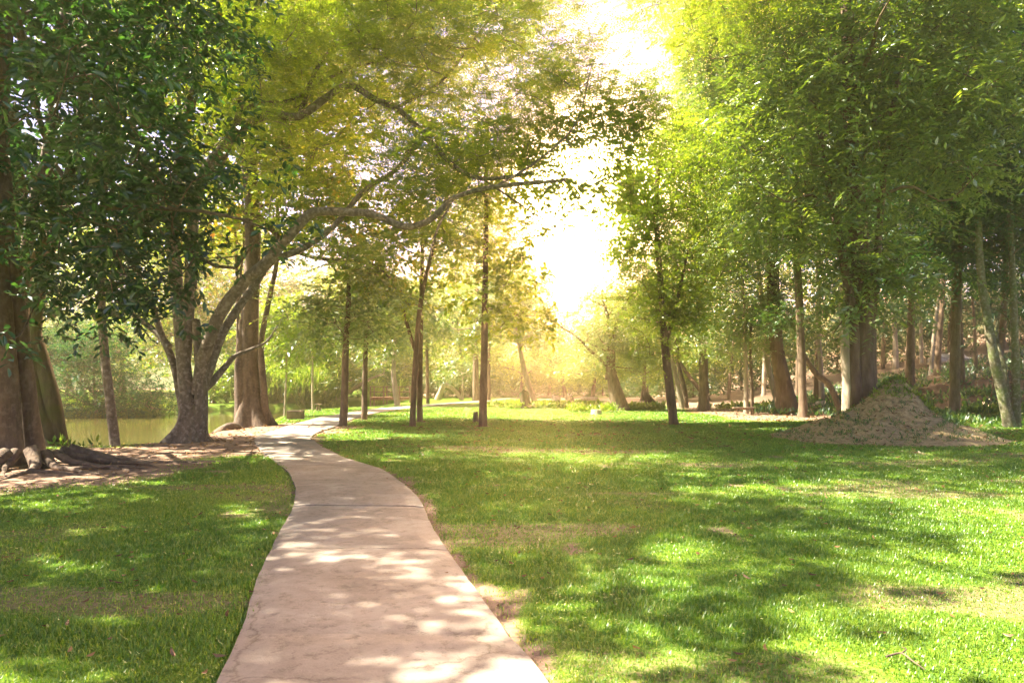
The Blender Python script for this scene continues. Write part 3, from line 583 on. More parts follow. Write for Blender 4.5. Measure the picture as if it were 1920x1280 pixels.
rt('mound_tree', 'big multi-stemmed tree rising out of the earth mound, its left stem sunlit', [
    ([mb+[.0, 0, 0], MW(1620, 700), MW(1618, 600), MW(1612, 480), (MW(1600, 300)), MW(1590, 100), MW(1580, -100)], [.40, .34, .33, .30, .25, .18, .1]),
    ([mb+[-.32, -.25, 0], MW(1604, 700, -.3), MW(1600, 600, -.3), MW(1580, 480, -.2), MW(1555, 350), MW(1530, 200)], [.17, .15, .14, .13, .10, .06]),
    ([mb+[.28, -.1, 0], MW(1636, 690, -.1), MW(1636, 600, -.1), MW(1645, 480, -.1), MW(1660, 300), MW(1690, 100)], [.15, .13, .12, .11, .09, .05])],
    [E(1600, 120, 21.5, 250, 180, 3.5), E(1480, 330, 21.5, 130, 120, 2.4), E(1680, 330, 21, 170, 110, 2.6), E(1560, 480, 20.8, 90, 80, 1.3), E(1545, 620, 20.6, 45, 60, .6), E(1590, 560, 20.7, 50, 60, .7), E(1400, 140, 22, 110, 110, 2.2), E(1800, 160, 21, 200, 170, 3.5), E(1660, 500, 21.5, 110, 60, 1.4), E(1600, -120, 21.5, 420, 150, 5), E(1500, 470, 21.2, 60, 70, 1)],
    1000, 'lance', L_OLIVE, B_RED, nmaj=18, gap=.42, flare=(.25, .3, 5), extra={'attach': 0, 'flare_all': 1}, lump=.12, sides=22, gs=.6)
rt('twin_stemmed_tree', 'greenish trunk leaning inward at the far right edge of the lawn', [stem(1893, 802, .20, [(1880, 740), (1862, 660), (1850, 590), (1838, 500), (1835, 380), (1845, 200)], r1=.09), ([P(1893, 802), W(1884, 700, 25.2), W(1868, 620, 25.6), W(1890, 540, 25.8)], [.12, .09, .06, .03])],
    [E(1830, 330, 25, 130, 130, 2.5), E(1900, 560, 25.5, 60, 70, 1.2), E(1880, 130, 25, 200, 150, 3)], 260, 'small', L_DARK, B_GREEN, flare=(.5, .25, 4), nmaj=12)
rt('straight_tree', 'dark straight trunk standing right beside the leaning one at the far right edge', [stem(1906, 802, .15, [(1905, 720), (1902, 600), (1896, 450), (1890, 250)], r1=.08)],
    [E(1900, 400, 25.3, 110, 120, 2), E(1960, 200, 25.3, 180, 200, 3), E(1990, 600, 25.5, 80, 110, 1.5)], 220, 'small', L_DARK, B_GREEN, flare=(.4, .25, 4), nmaj=10)
rt('buttressed_tree', 'stout fluted reddish trunk behind the bench, just left of the mound', [stem(1476, 777, .42, [(1468, 720), (1456, 650), (1450, 570), (1448, 440), (1440, 300), (1430, 120)], r1=.2)],
    [E(1430, 300, 36, 170, 170, 4), E(1350, 470, 36, 100, 110, 3), E(1500, 540, 36, 80, 60, 2), E(1340, 200, 37, 90, 130, 3.5), E(1460, 90, 36, 180, 120, 4), E(1370, 60, 37, 90, 110, 3)], 850, 'lance', L_OLIVE, B_RED, flare=(.7, .9, 6), nmaj=14, lump=.14, sides=22)
rt('leaning_tree', 'pale trunk leaning left behind the stout fluted one', [stem(1462, 768, .22, [(1448, 720), (1440, 680), (1432, 600), (1420, 480)], r1=.1)],
    [E(1400, 440, 43, 100, 110, 3), E(1440, 620, 43, 70, 55, 2), E(1490, 650, 42, 50, 40, 2)], 300, 'small', L_OLIVE, B_PALE, flare=(.4, .3, 4))
rt('slim_tree', 'slim pale trunk at the left end of the right-hand bench', [stem(1399, 776, .14, [(1399, 720), (1397, 650), (1393, 560), (1390, 470)], r1=.07)],
    [E(1390, 570, 36.3, 85, 90, 1.8), E(1370, 440, 36.5, 90, 80, 2.2), E(1350, 640, 36.5, 60, 40, 1.5)], 330, 'small', L_OLIVE, B_PALE, flare=(.15, .15, 3), nmaj=9, r0=.05, low=.4)
rt('slim_tree', 'slim darker trunk just right of the pale one at the bench', [stem(1411, 775, .11, [(1409, 720), (1407, 650), (1412, 560)], r1=.05)],
    [E(1420, 590, 37, 55, 50, 1.4)], 70, 'small', L_MID, B_BROWN, flare=(.15, .15, 3), nmaj=6, r0=.04)
rt('leaning_tree', 'pair-forming whitish trunk leaning left beyond the lawn at right', [stem(1279, 766, .20, [(1273, 730), (1266, 700), (1255, 650), (1245, 560)], r1=.1)],
    [E(1230, 520, 45, 80, 90, 2.5)], 110, 'small', L_OLIVE, B_PALE, flare=(.3, .2, 3))
rt('leaning_tree', 'darker trunk curving left just right of the whitish leaning one', [stem(1286, 765, .20, [(1283, 730), (1276, 700), (1270, 660), (1280, 560)], r1=.1)],
    [E(1290, 520, 45.5, 90, 90, 2.5), E(1310, 620, 45, 60, 40, 1.5)], 130, 'small', L_OLIVE, B_BROWN, flare=(.3, .2, 3))
rt('leaning_tree', 'reddish trunk tilted far over to the left on bare earth', [stem(1330, 752, .22, [(1312, 730), (1285, 695), (1260, 660), (1235, 620)], r1=.14)],
    [E(1215, 590, 62, 70, 60, 3)], 90, 'far', L_OLIVE, B_RED, flare=(.2, .2, 3))
rt('leaning_tree', 'dark bare trunk slanting up to the left between the fluted tree and the mound', [stem(1578, 742, .16, [(1555, 722), (1530, 700), (1505, 660), (1490, 610)], r1=.1, d=34)],
    [E(1480, 590, 34, 55, 35, 1.5)], 50, 'small', L_MID, B_BROWN, flare=(.2, .2, 3), nmaj=4)
rt('forest_tree', 'grey trunk directly left behind the mound tree', [stem(1589, 745, .24, [(1588, 700), (1584, 650), (1580, 560), (1585, 420)], r1=.14, d=30)],
    [E(1560, 420, 30, 90, 90, 2.5)], 130, 'small', L_MID, B_PALE, flare=(.2, .2, 3))
slope = [(1532, 748, .30, 44, 'pale column trunk, left one of a pair beyond the mound'), (1541, 748, .22, 43, 'pale column trunk, right one of a pair beyond the mound'),
         (1706, 730, .34, 38, 'thick orange-brown trunk on the slope right behind the mound'), (1757, 722, .26, 42, 'grey trunk with a spreading foot on the slope'),
         (1745, 720, .16, 45, 'thin bent trunk left of the one with the spreading foot'), (1804, 728, .20, 36, 'pale slim trunk on the slope below the rocks'),
         (1868, 745, .24, 32, 'rust-coloured peeling trunk behind the leaning green one'), (1680, 700, .3, 56, 'forest trunk high on the slope right of the mound tree'),
         (1830, 716, .14, 42, 'short crooked trunk on the slope between two paler ones'), (1655, 705, .22, 60, 'distant trunk seen just past the mound tree'),
         (1728, 690, .2, 58, 'distant slim trunk high up above the orange-brown one'), (1780, 690, .25, 60, 'distant trunk near the pale rocks'),
         (1880, 700, .25, 55, 'distant trunk at the top of the slope near the right edge'), (1640, 720, .2, 50, 'trunk half hidden behind the mound tree'), (1495, 745, .2, 50, 'distant trunk right of the fluted tree'),
         (1366, 742, .2, 62, 'distant trunk left of the bench trees'), (1432, 742, .24, 58, 'distant trunk between the bench and the fluted tree')]
for k, (px, py, r, d, lab) in enumerate(slope):
    x0 = (px-960)/F*d; zb = float(H(x0, d)); pyb = HZ-(zb-EYE)*F/d; top = -40 if d < 46 else 200
    lean = rng.uniform(-14, 14)
    r *= .78; tr = stem(px, py, r, [(px+lean*.3, pyb-60), (px+lean, pyb-150), (px+lean*1.3, pyb-300), (px+lean*1.2, top+60)], r1=r*.4, d=d)
    cx = px+lean*1.3
    rt('forest_tree', lab, [tr], [E(cx, 480, d, 110+rng.uniform(-20, 20), 70, 3.2), E(cx+rng.uniform(-40, 40), 340, d, 150, 110, 4), E(cx, 150, d+1, 150, 150, 4)] if d < 46 else
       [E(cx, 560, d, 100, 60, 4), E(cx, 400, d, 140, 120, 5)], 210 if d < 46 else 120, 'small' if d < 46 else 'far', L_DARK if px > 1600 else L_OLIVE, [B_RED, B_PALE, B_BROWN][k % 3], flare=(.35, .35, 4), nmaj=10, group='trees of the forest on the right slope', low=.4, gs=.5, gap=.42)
# tall crowns closing the upper right and the skyline beside the gap
rt('tall_tree', 'tall broad tree whose rounded crown edges the open sky on its right', [stem(1320, 770, .3, [(1318, 650), (1310, 500), (1300, 350), (1310, 200)], r1=.14, d=41)],
    [E(1320, 300, 40, 95, 130, 4), E(1240, 300, 41, 90, 90, 3.5), E(1215, 420, 42, 110, 90, 4), E(1150, 470, 43, 75, 60, 3), E(1180, 330, 42, 75, 110, 3.5), E(1340, 470, 40, 100, 90, 3.5), E(1190, 560, 44, 70, 60, 3), E(1300, 600, 41, 90, 60, 2.5), E(1230, 640, 43, 50, 40, 2)], 1600, 'small', L_RAIN, B_BROWN, nmaj=14)
rt('tall_tree', 'tallest tree of the right-hand wall, its crown cut off by the picture top', [stem(1506, 772, .19, [(1500, 600), (1490, 400), (1480, 200), (1490, 0)], r1=.15, d=33)],
    [E(1400, 40, 31, 120, 100, 3), E(1340, 100, 31, 55, 70, 2), E(1520, 200, 32, 180, 170, 4), E(1500, -60, 31, 250, 120, 4), E(1390, 230, 32, 110, 90, 3), E(1310, 60, 31, 28, 26, 1), E(1530, 400, 31, 120, 90, 3), E(1420, 380, 31, 90, 90, 2.5)], 1250, 'lance', L_OLIVE, B_BROWN, nmaj=16)
rt('tall_tree', 'tall dark tree filling the upper right corner', [stem(1790, 760, .20, [(1792, 600), (1800, 400), (1810, 200), (1800, 0)], r1=.15, d=29)],
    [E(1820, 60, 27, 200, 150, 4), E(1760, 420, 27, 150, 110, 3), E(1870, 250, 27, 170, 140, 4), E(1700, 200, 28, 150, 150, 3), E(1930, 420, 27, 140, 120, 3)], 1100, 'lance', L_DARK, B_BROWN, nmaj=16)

# ------------------------------------------------------------------ trees in the middle distance across the lawn
rt('leaning_tree', 'whitish trunk leaning left beside the broken stump at the far side of the lawn', [stem(1007, 763, .21, [(998, 740), (985, 700), (976, 660), (968, 610), (960, 540)], r1=.1)],
    [E(950, 560, 47, 80, 60, 3), E(1000, 620, 47.5, 60, 45, 2), E(900, 600, 48, 60, 50, 2)], 170, 'far', L_OLIVE, B_PALE, flare=(.2, .2, 3), nmaj=8)
rt('hollow_tree', 'stout old hollow trunk sprouting thin forked limbs across the lawn', [stem(1162, 769, .50, [(1158, 745), (1150, 715), (1146, 690), (1150, 640), (1160, 590)], r1=.08),
    ([W(1140, 712, 42), W(1142, 660, 42), W(1140, 600, 42), (W(1130, 560, 42))], [.2, .15, .12, .06]), ([W(1155, 700, 42), W(1110, 660, 42), W(1080, 630, 42), W(1030, 600, 42)], [.12, .09, .06, .03])],
    [E(1150, 640, 42, 70, 50, 2), E(1120, 590, 42, 70, 40, 2), E(1190, 670, 42, 50, 40, 1.5), E(1150, 665, 41.5, 50, 35, 1.5)], 320, 'small', L_OLIVE, B_BROWN, flare=(.5, .4, 5), extra={'attach': 1}, lump=.2, sides=20, nmaj=8, low=.2)
rt('white_trunked_tree', 'chalky white trunk standing just right of the footbridge', [stem(745, 760, .24, [(740, 720), (738, 690), (744, 620)], r1=.12)],
    [E(740, 600, 51, 80, 60, 3), E(700, 560, 52, 60, 45, 2)], 130, 'far', L_OLIVE, B_PALE, flare=(.2, .2, 3), nmaj=7)
rt('slim_tree', 'slim tree with brown trunk right of the footbridge', [stem(802, 757, .15, [(801, 700), (800, 620), (800, 540)], r1=.08)],
    [E(800, 600, 55, 60, 60, 3)], 90, 'far', L_OLIVE, B_RED, flare=(.15, .15, 3), nmaj=6)
for (px, r, lab) in ((892, .33, 'tall pale trunk behind the lone lawn tree, left of it'), (915, .26, 'tall pale trunk behind the lone lawn tree, right of it')):
    rt('tall_tree', lab, [stem(px, 750, r, [(px, 680), (px+2, 560), (px+4, 440)], r1=.15, d=66)],
        [E(px, 520, 66, 90, 80, 4), E(px+rng.uniform(-30, 30), 420, 66, 80, 60, 4)], 130, 'far', L_OLIVE, B_BROWN, flare=(.15, .3, 3), nmaj=8)
rt('arched_tree', 'toppled pale tree whose bare trunk arches low over the grass by the far path', [([W(866, 752, 68), W(856, 735, 68), W(842, 724, 68), W(832, 722, 68), W(826, 735, 68), W(820, 750, 68)], [.16, .2, .22, .26, .3, .32]), ([W(866, 758, 68), W(867, 740, 68), W(868, 700, 68)], [.18, .12, .05])],
    [E(855, 700, 69, 45, 22, 2)], 40, 'far', L_OLIVE, B_PALE, flare=None, nmaj=3)
# bright bushy trees right behind the lawn
spots = [(1060, 82, 60, 90, 'L'), (1110, 74, 70, 110, 'L'), (1205, 66, 80, 130, 'O'), (1030, 92, 50, 90, 'L'), (975, 84, 70, 110, 'O'), (860, 80, 80, 130, 'O'), (935, 96, 70, 120, 'O'), (1260, 78, 80, 140, 'O'), (1160, 90, 80, 130, 'L'), (1320, 70, 90, 170, 'O'), (1085, 104, 60, 100, 'O')]
labs = ['bright round-topped tree straight below the sky gap', 'bushy yellow-green tree left behind the hollow trunk', 'drooping yellow-green tree right behind the hollow trunk', 'low bright tree at the left foot of the sky gap', 'olive tree behind the broken stump', 'wide olive tree behind the arched trunk',
        'distant olive tree between two taller ones left of the gap', 'tall olive tree behind the creeper-clad lawn tree', 'distant tree deep behind the hollow trunk', 'full-crowned tree behind the slanting reddish trunk', 'farthest tree, small and pale, in the sky gap']
for k, ((px, d, rx, h, c), lab) in enumerate(zip(spots, labs)):
    topy = {0: 640, 3: 640, 10: 625}.get(k, 720-h*1.55)
    mid_ = (720+topy)/2
    rt('bushy_tree', lab, [stem(px, 745, .22, [(px+rng.uniform(-8, 8), 700), (px, mid_)], r1=.1, d=d)],
        [E(px, mid_+8, d, rx, (720-topy)*.42, 4), E(px+rng.uniform(-30, 30), topy+28, d, rx*.6, 30, 3.5), E(px-rx*.5, 690, d-1, rx*.5, 24, 3), E(px+rx*.5, 685, d-1, rx*.5, 24, 3)], 210, 'far', L_LIME if c == 'L' else L_RAIN, B_BROWN, nmaj=8, group='bushy trees at the far side of the lawn')

# ------------------------------------------------------------------ beyond the pond
rt('yellowing_tree', 'tree with large yellow and orange leaves just beyond the pond', [stem(400, 790, .2, [(396, 700), (380, 600), (350, 500), (330, 380)], r1=.1, d=57)],
    [E(300, 640, 50, 90, 55, 3), E(330, 560, 50, 120, 80, 4), E(400, 600, 52, 80, 80, 3), E(300, 450, 52, 150, 90, 4), E(430, 480, 52, 120, 90, 4)], 380, 'far', L_YEL, B_BROWN, nmaj=10)
rt('shrub', 'large dark glossy-leaved bush overhanging the far water at left', [stem(180, 790, .12, [(178, 740), (175, 690)], r1=.05, d=43)],
    [E(170, 700, 42.5, 90, 75, 3), E(230, 735, 42, 70, 40, 2.5), E(130, 640, 43, 60, 45, 2), E(205, 640, 43, 50, 35, 2), E(300, 750, 44.5, 40, 18, 1.5), E(20, 700, 42, 90, 80, 3), E(260, 765, 42.5, 90, 16, 1.5)], 900, 'small', L_TEAL, B_BROWN, cat='bush', nmaj=14, flare=None, low=.1)
rt('shrub', 'light green bush on the far bank right of the yellow-leaved tree', [stem(425, 762, .06, [(425, 740), (425, 720)], r1=.04, d=58)],
    [E(420, 725, 57, 40, 28, 1.8), E(455, 700, 58, 30, 40, 1.5)], 110, 'far', L_LIME, B_BROWN, cat='bush', nmaj=5, flare=None, low=.1)
rt('leaning_tree', 'half-fallen pale tree with limbs spread over the water near the footbridge', [([W(590, 752, 64), W(610, 748, 64), W(640, 740, 64), W(665, 728, 64), W(690, 712, 63), W(720, 700, 63)], [.34, .3, .26, .2, .14, .06]), ([W(600, 750, 64), W(612, 728, 64), W(632, 718, 64), W(660, 712, 64)], [.22, .18, .14, .08])],
    [E(620, 690, 65, 60, 35, 3), E(700, 680, 64, 40, 25, 2)], 90, 'far', L_OLIVE, B_PALE, flare=None, nmaj=4, low=.2)
back = [(-140, 55, 260), (30, 62, 240), (130, 75, 330), (230, 66, 300), (480, 72, 300), (600, 78, 215), (690, 84, 200), (560, 66, 140), (780, 90, 195), (650, 96, 240), (370, 80, 340), (830, 100, 210)]
blabs = ['tree beyond the pond at the very left edge', 'wide green tree beyond the pond, seen under the fig leaves', 'tall tree far beyond the pond left of the slender trunk', 'leafy tree beyond the pond right of the slender trunk',
         'tall tree beyond the pond behind the buttressed trunk', 'pale green tree beyond the reeds', 'hazy tree behind the footbridge', 'low green tree behind the reed bed', 'hazy tree right of the footbridge', 'very distant tall tree above the path bend', 'tall distant tree behind the forked trunk', 'very distant hazy tree left of the lone trunk']
for (px, d, h), lab in zip(back, blabs):
    topy = 720-h
    lm = [L_OLIVE, L_MID, L_LIME, L_YEL][int(rng.integers(4))] if px < 520 else L_RAIN
    rt('broadleaf_tree', lab, [stem(px, 760, .3, [(px, 660), (px+rng.uniform(-20, 20), 720-h*.5)], r1=.15, d=d)],
        [E(px, 720-h*.55, d, 110, h*.36, 5), E(px+rng.uniform(-40, 40), topy+h*.16, d, 75, h*.17, 4), E(px-60, 720-h*.22, d-2, 60, h*.16, 3), E(px+60, 720-h*.2, d-2, 60, h*.16, 3)], 330, 'far', lm, B_BROWN, nmaj=9, group='trees behind the pond')

# reeds on the far bank
g = Geo(); nb_ = 2600
x = np.r_[rng.uniform(-23.5, -15.5, nb_), rng.uniform(-15, -11.8, 500)]; yb = np.r_[rng.normal(60, 1.6, nb_), rng.normal(71, 1.4, 500)]; zb = H(x, yb)
ok = zb > -.6; x, yb, zb = x[ok], yb[ok], zb[ok]; N = len(x)
D = nrm(np.c_[rng.normal(size=N)*.25, rng.normal(size=N)*.25, np.ones(N)]); Wv = nrm(np.cross(D, rng.normal(size=(N, 3))))
hh = rng.uniform(1.2, 3.6, N)*(.7+.6*vn(x*.6, yb*.6, None, 4)); leafquads(g, np.c_[x, yb, zb], D, Wv, hh, .14, rng.random(N)*.8, curl=.1)
for s_ in (.35, .55, .8):
    b_ = np.c_[x, yb, zb]+D*(hh*s_)[:, None]; D2 = nrm(D*.5+rng.normal(size=(N, 3))*.6); leafquads(g, b_, D2, nrm(np.cross(D2, rng.normal(size=(N, 3)))), hh*.35, .10, rng.random(N), curl=.25)
tag(g.build('reeds', L_LIME, attr=True), 'tall bright green reeds and bushes along the far bank', 'reeds', kind='stuff')
# ------------------------------------------------------------------ small built things
def box(g, c, s, rz=0, a=None):
    c = np.array(c, float); s = np.array(s, float)/2; v = np.array([[x, y, z] for z in (-1, 1) for y in (-1, 1) for x in (-1, 1)])*s
    R = np.array([[math.cos(rz), -math.sin(rz), 0], [math.sin(rz), math.cos(rz), 0], [0, 0, 1]]); v = v@R.T+c
    g.add(v, [[0, 2, 3, 1], [4, 5, 7, 6], [0, 1, 5, 4], [2, 6, 7, 3], [0, 4, 6, 2], [1, 3, 7, 5]])
M_WOOD = bark_mat('weathered_wood', (.12, .08, .05), (.30, .22, .15), scale=12)
M_WOODR = bark_mat('red_brown_wood', (.14, .06, .04), (.30, .15, .10), scale=12)
M_CONC = plain_mat('brown_concrete', (.10, .065, .045), (.20, .14, .10), scale=6)
M_STONE = plain_mat('pale_stone', (.25, .21, .17), (.50, .45, .38), scale=3)
def bevel(o, w_=.012):
    m = o.modifiers.new('bevel', 'BEVEL'); m.width = w_; m.segments = 2; m.limit_method = 'ANGLE'
# concrete box by the water
p = P(551, 786); g = Geo(); w_, h_, dd_ = .66, .42, .5; zc = max(float(H(p[0], p[1])), -.04)
for (cx, cy_, sx, sy) in ((0, -dd_/2, w_, .07), (0, dd_/2, w_, .07), (-w_/2+.035, 0, .07, dd_-.074), (w_/2-.035, 0, .07, dd_-.074)): box(g, (p[0]+cx, p[1]+.25+cy_, zc+h_/2-.03), (sx, sy, h_))
t = thing('planter_box', (p[0], p[1]+.25, zc), 'low square brown concrete box standing on the grass by the water', 'planter')
o = g.build('wall', M_CONC, t, (p[0], p[1]+.25, zc)); bevel(o)
g = Geo(); box(g, (p[0], p[1]+.25, zc+h_-.10), (w_-.15, dd_-.09, .05)); g.build('earth_fill', plain_mat('fill_earth', (.12, .08, .05), (.25, .18, .12)), t, (p[0], p[1]+.25, zc))
def bench(px, py, length, height, label, rz=.2, name='bench', d=None):
    p = P(px, py); zc = max(float(H(p[0], p[1])), -.04); t = thing(name, (p[0], p[1], zc), label, 'bench'); t.rotation_euler = (0, 0, rz)
    g = Geo(); box(g, (0, 0, height-.03), (length, .32, .06)); bevel(g.build('seat', M_WOOD, t), .015)
    for sx in (-1, 1):
        for sy in (-1, 1):
            g = Geo(); tube(g, [[sx*(length/2-.12), sy*.13, -.08], [sx*(length/2-.2), sy*.08, height-.06]], [.05, .045], 8, 4, lump=.05); g.build('leg', M_WOOD, t, smooth=True)
    g = Geo(); box(g, (0, 0, height-.1), (length-.3, .05, .07)); g.build('rail', M_WOOD, t)
bench(597, 770, .46*1.0, .42, 'small wooden bench on splayed legs by the pond beside a slim sapling', .1)
bench(1395, 778, 1.15, .40, 'rustic plank bench at the foot of two slim trunks, right side of the lawn', -.05)
# footbridge
bx = W(697, 745, 60)[0]; ex = W(772, 745, 60)[0]; dk = W(700, 745, 60)[2]
t = thing('footbridge', ((bx+ex)/2, 60, -.4), 'small red-brown wooden footbridge with a railing at the end of the pond', 'bridge'); oz = ((bx+ex)/2, 60, -.4)
g = Geo(); nn = 26
for k in range(nn): box(g, (bx+(ex-bx)*(k+.5)/nn, 60, dk+.02), ((ex-bx)/nn-.02, 1.5, .05))
g.build('deck', M_WOODR, t, oz)
for s_ in (-1, 1):
    g = Geo(); box(g, ((bx+ex)/2, 60+s_*.66, dk-.11), (ex-bx, .1, .2)); g.build('beam', M_WOODR, t, oz)
    g = Geo(); box(g, ((bx+ex)/2, 60+s_*.7, dk+.95), (ex-bx, .07, .08)); box(g, ((bx+ex)/2, 60+s_*.7, dk+.5), (ex-bx, .05, .07)); g.build('handrail', M_WOOD, t, oz)
    for k in range(4):
        x_ = bx+.05+(ex-bx-.1)*k/3; g = Geo(); box(g, (x_, 60+s_*.78, (dk+1.0-1.3)/2), (.1, .09, dk+1.0+1.3)); g.build('post', M_WOOD, t, oz)
# stumps
def stump(px, py, r, h, label, lean=(0, 0), m=B_PALE, name='stump', jag=.12, horizontal=False):
    p = P(px, py); p[2] = H(p[0], p[1]); g = Geo()
    if horizontal: tube(g, [p+[-h/2, 0, r*.9], p+[h/2, .05, r*.9]], [r, r*.95], 16, 10, lump=.06, seed=int(px))
    else:
        tube(g, [p-[0, 0, .15], p+[lean[0]*.5, lean[1]*.5, h*.5], p+[lean[0], lean[1], h]], [r*1.12, r, r*.9], 16, 12, lump=.12, flare=(.35, .12, 4), seed=int(px), cap=False)
        v = g.v[0]; k = 16; top = v[-k:]; top[:, 2] += (rng.random(k)*jag*2-jag*.4)*1.0
        c = top.mean(0); c[2] -= jag*1.2; g.add(np.vstack([top, c]), [[a, (a+1) % k, k] for a in range(k)])
    return tag(g.build(name, m, None, p, smooth=False), label, 'stump' if not horizontal else 'log')
stump(892, 791, .11, .42, 'short post-like stump just left of the lone lawn trunk', m=B_BROWN, jag=.03)
stump(988, 766, .33, .95, 'waist-high mossy broken stump in front of the leaning whitish trunk', (-.25, 0), m=B_MOSS, jag=.2)
stump(1118, 776, .28, .24, 'low sawn log seat on the grass in front of the hollow tree', m=B_PALE, jag=.01, name='log_seat')
stump(1041, 762, .34, .6, 'chalky white jagged stump among the bright ground plants', (.1, 0), m=plain_mat('white_wood', (.3, .27, .22), (.6, .55, .48)), jag=.16)
stump(1230, 767, .30, .95, 'tilted broken stump leaning left on the far lawn', (-.75, 0), m=B_RED, jag=.3)
stump(1075, 760, .35, .55, 'dark root clump lying among the ground plants', (-.4, 0), m=B_BROWN, jag=.3, name='root_clump')
stump(1105, 751, .2, 1.6, 'pale log lying flat at the far edge of the lawn', m=B_PALE, horizontal=True, name='fallen_log')
stump(1600, 758, .2, 1.1, 'dark log lying on the earth behind the mound', m=B_BROWN, horizontal=True, name='fallen_log')
# rocks on the slope
for k, (px, py, d, s) in enumerate([(1775, 664, 52, .8), (1800, 668, 52, .55), (1757, 672, 51, .5), (1540, 752, 40, .35)]):
    bm_x = (px-960)/F*d; z_ = float(H(bm_x, d)); v = nrm(rng.normal(size=(1, 3)))
    th, ph = np.meshgrid(np.linspace(0, 2*PI, 19)[:-1], np.linspace(.12, PI-.12, 10)); dd = np.stack([np.sin(ph)*np.cos(th), np.sin(ph)*np.sin(th), np.cos(ph)], -1).reshape(-1, 3)
    r = s*(.6+.8*vn(dd[:, 0]*1.7+k*9, dd[:, 1]*1.7, dd[:, 2]*1.7, 5)+.2*vn(dd[:, 0]*6, dd[:, 1]*6, dd[:, 2]*6, 6)); V = dd*r[:, None]*[1.3, 1, .7]+[bm_x, d, z_+s*.2]
    g = Geo(); ii = np.arange(9)[:, None]*18+np.arange(18)[None]; jj = np.arange(9)[:, None]*18+(np.arange(18)[None]+1) % 18
    g.add(V, np.stack([ii, jj, jj+18, ii+18], -1).reshape(-1, 4))
    tag(g.build('rock', M_STONE, None, (bm_x, d, z_)), ['largest pale rock high on the shaded slope', 'smaller pale rock right of the largest one', 'small pale rock left of the largest one', 'low grey rock on the earth beyond the mound'][k], 'rock', 'rocks on the forest slope')
# low plants in small patches
def patch(name, label, cx, cy_, rx, ry, n, sp_L, sp_W, hgt, lm, cat='plants', zf=H, kind=None):
    a = rng.random(n)*2*PI; r = np.sqrt(rng.random(n)); x = cx+rx*r*np.cos(a); y = cy_+ry*r*np.sin(a); k = vn(x*1.2, y*1.2, None, 3) > .35; x, y = x[k], y[k]; z = zf(x, y)
    g = Geo(); N = len(x)*6; b = np.repeat(np.c_[x, y, z], 6, 0); D = rng.normal(size=(N, 3))*.8; D[:, 2] = np.abs(D[:, 2])+.45; D = nrm(D); Wv = nrm(np.cross(D, np.array([0, 0, 1.])+rng.normal(size=(N, 3))*.3))
    b = b+D*rng.random((N, 1))*hgt; leafquads(g, b, D, Wv, sp_L*rng.uniform(.6, 1.2, N), sp_W, rng.random(N), curl=.2)
    return tag(g.build(name, lm, attr=True), label, cat, kind=kind or 'stuff')
for (px, py, rx, ry, n, lab) in ((1040, 765, 3.2, 1.6, 420, 'lush lime ground plants round the white stump'), (950, 763, 1.9, 1.0, 140, 'low lime plants left of the mossy stump'), (1190, 768, 2.2, .9, 160, 'trailing green plants at the foot of the hollow tree'), (1380, 768, 2.4, .6, 90, 'small green plants in a row near the bench'), (1110, 772, 1.6, .5, 70, 'small leafy plants beside the log seat')):
    p = P(px, py); patch('ground_cover', lab, p[0], p[1], rx, ry, n, .30, .16, .35, L_LIME)
patch('mound_weeds', 'green weeds growing on the crest of the earth mound', MOUND[0]+.7, MOUND[1]+.0, 1.0, .7, 200, .13, .035, .06, L_LIME, zf=lambda x, y: MH(x, y))
patch('mound_weeds', 'thin grass scattered over the flanks of the earth mound', MOUND[0], MOUND[1]-.3, 3.1, 2.6, 800, .12, .018, .06, L_MID, zf=lambda x, y: MH(x, y))
patch('undergrowth', 'sparse green undergrowth on the shaded forest floor', 26, 38, 13, 12, 2600, .28, .11, .3, L_DARK, zf=H)
patch('undergrowth', 'bright weeds at the foot of the slope right of the mound', 19, 27.5, 5, 2.6, 620, .22, .08, .25, L_MID, zf=H)
patch('undergrowth', 'ferny green fringe along the far bank of the pond', -27, 47, 6, 2.5, 600, .45, .14, .5, L_LIME, zf=H)
patch('undergrowth', 'green weeds on the mossy bank by the fig tree', -15, 18.0, 5, .5, 120, .2, .08, .2, L_MID, zf=H)
# a hedge-like fringe of shrubs closes the forest edge behind the lawn
fr = [(-60, 70, 'left of the footbridge'), (880, 84, 'behind the arched trunk'), (960, 90, 'behind the leaning whitish trunk'), (1040, 96, 'behind the white stump'), (1130, 92, 'left behind the hollow tree'), (1210, 84, 'right behind the hollow tree'), (1300, 78, 'behind the slanting reddish trunk'), (1390, 72, 'behind the bench trees'), (1480, 66, 'behind the fluted trunk'), (1570, 64, 'left behind the mound tree'), (1660, 66, 'right behind the mound tree'), (1750, 68, 'above the rocks'), (1850, 64, 'at the top right of the slope'), (1940, 60, 'at the right edge of the slope'), (790, 88, 'right of the footbridge'), (700, 80, 'straight behind the footbridge')]
for (px, d, where) in fr:
    zb = float(H((px-960)/F*d, d)); yb = HZ-(zb-EYE)*F/d; hp = 4.2/d*F*(1 if px < 1350 else 1.7)
    rt('shrub', 'dense dark shrub '+where, [([np.array([(px-960)/F*d, d, zb]), W(px, yb-hp*.4, d)], [.12, .06])],
        [E(px-25, yb-hp*.3, d, 55, hp*.32, 3), E(px+30, yb-hp*.35, d, 55, hp*.36, 3), E(px, yb-hp*.7, d, 60, hp*.3, 3)], 170, 'far', L_MID if px < 1350 else L_DARK, B_BROWN, cat='bush', nmaj=5, flare=None, low=.1, group='shrubs along the edge of the forest', twigs=False)

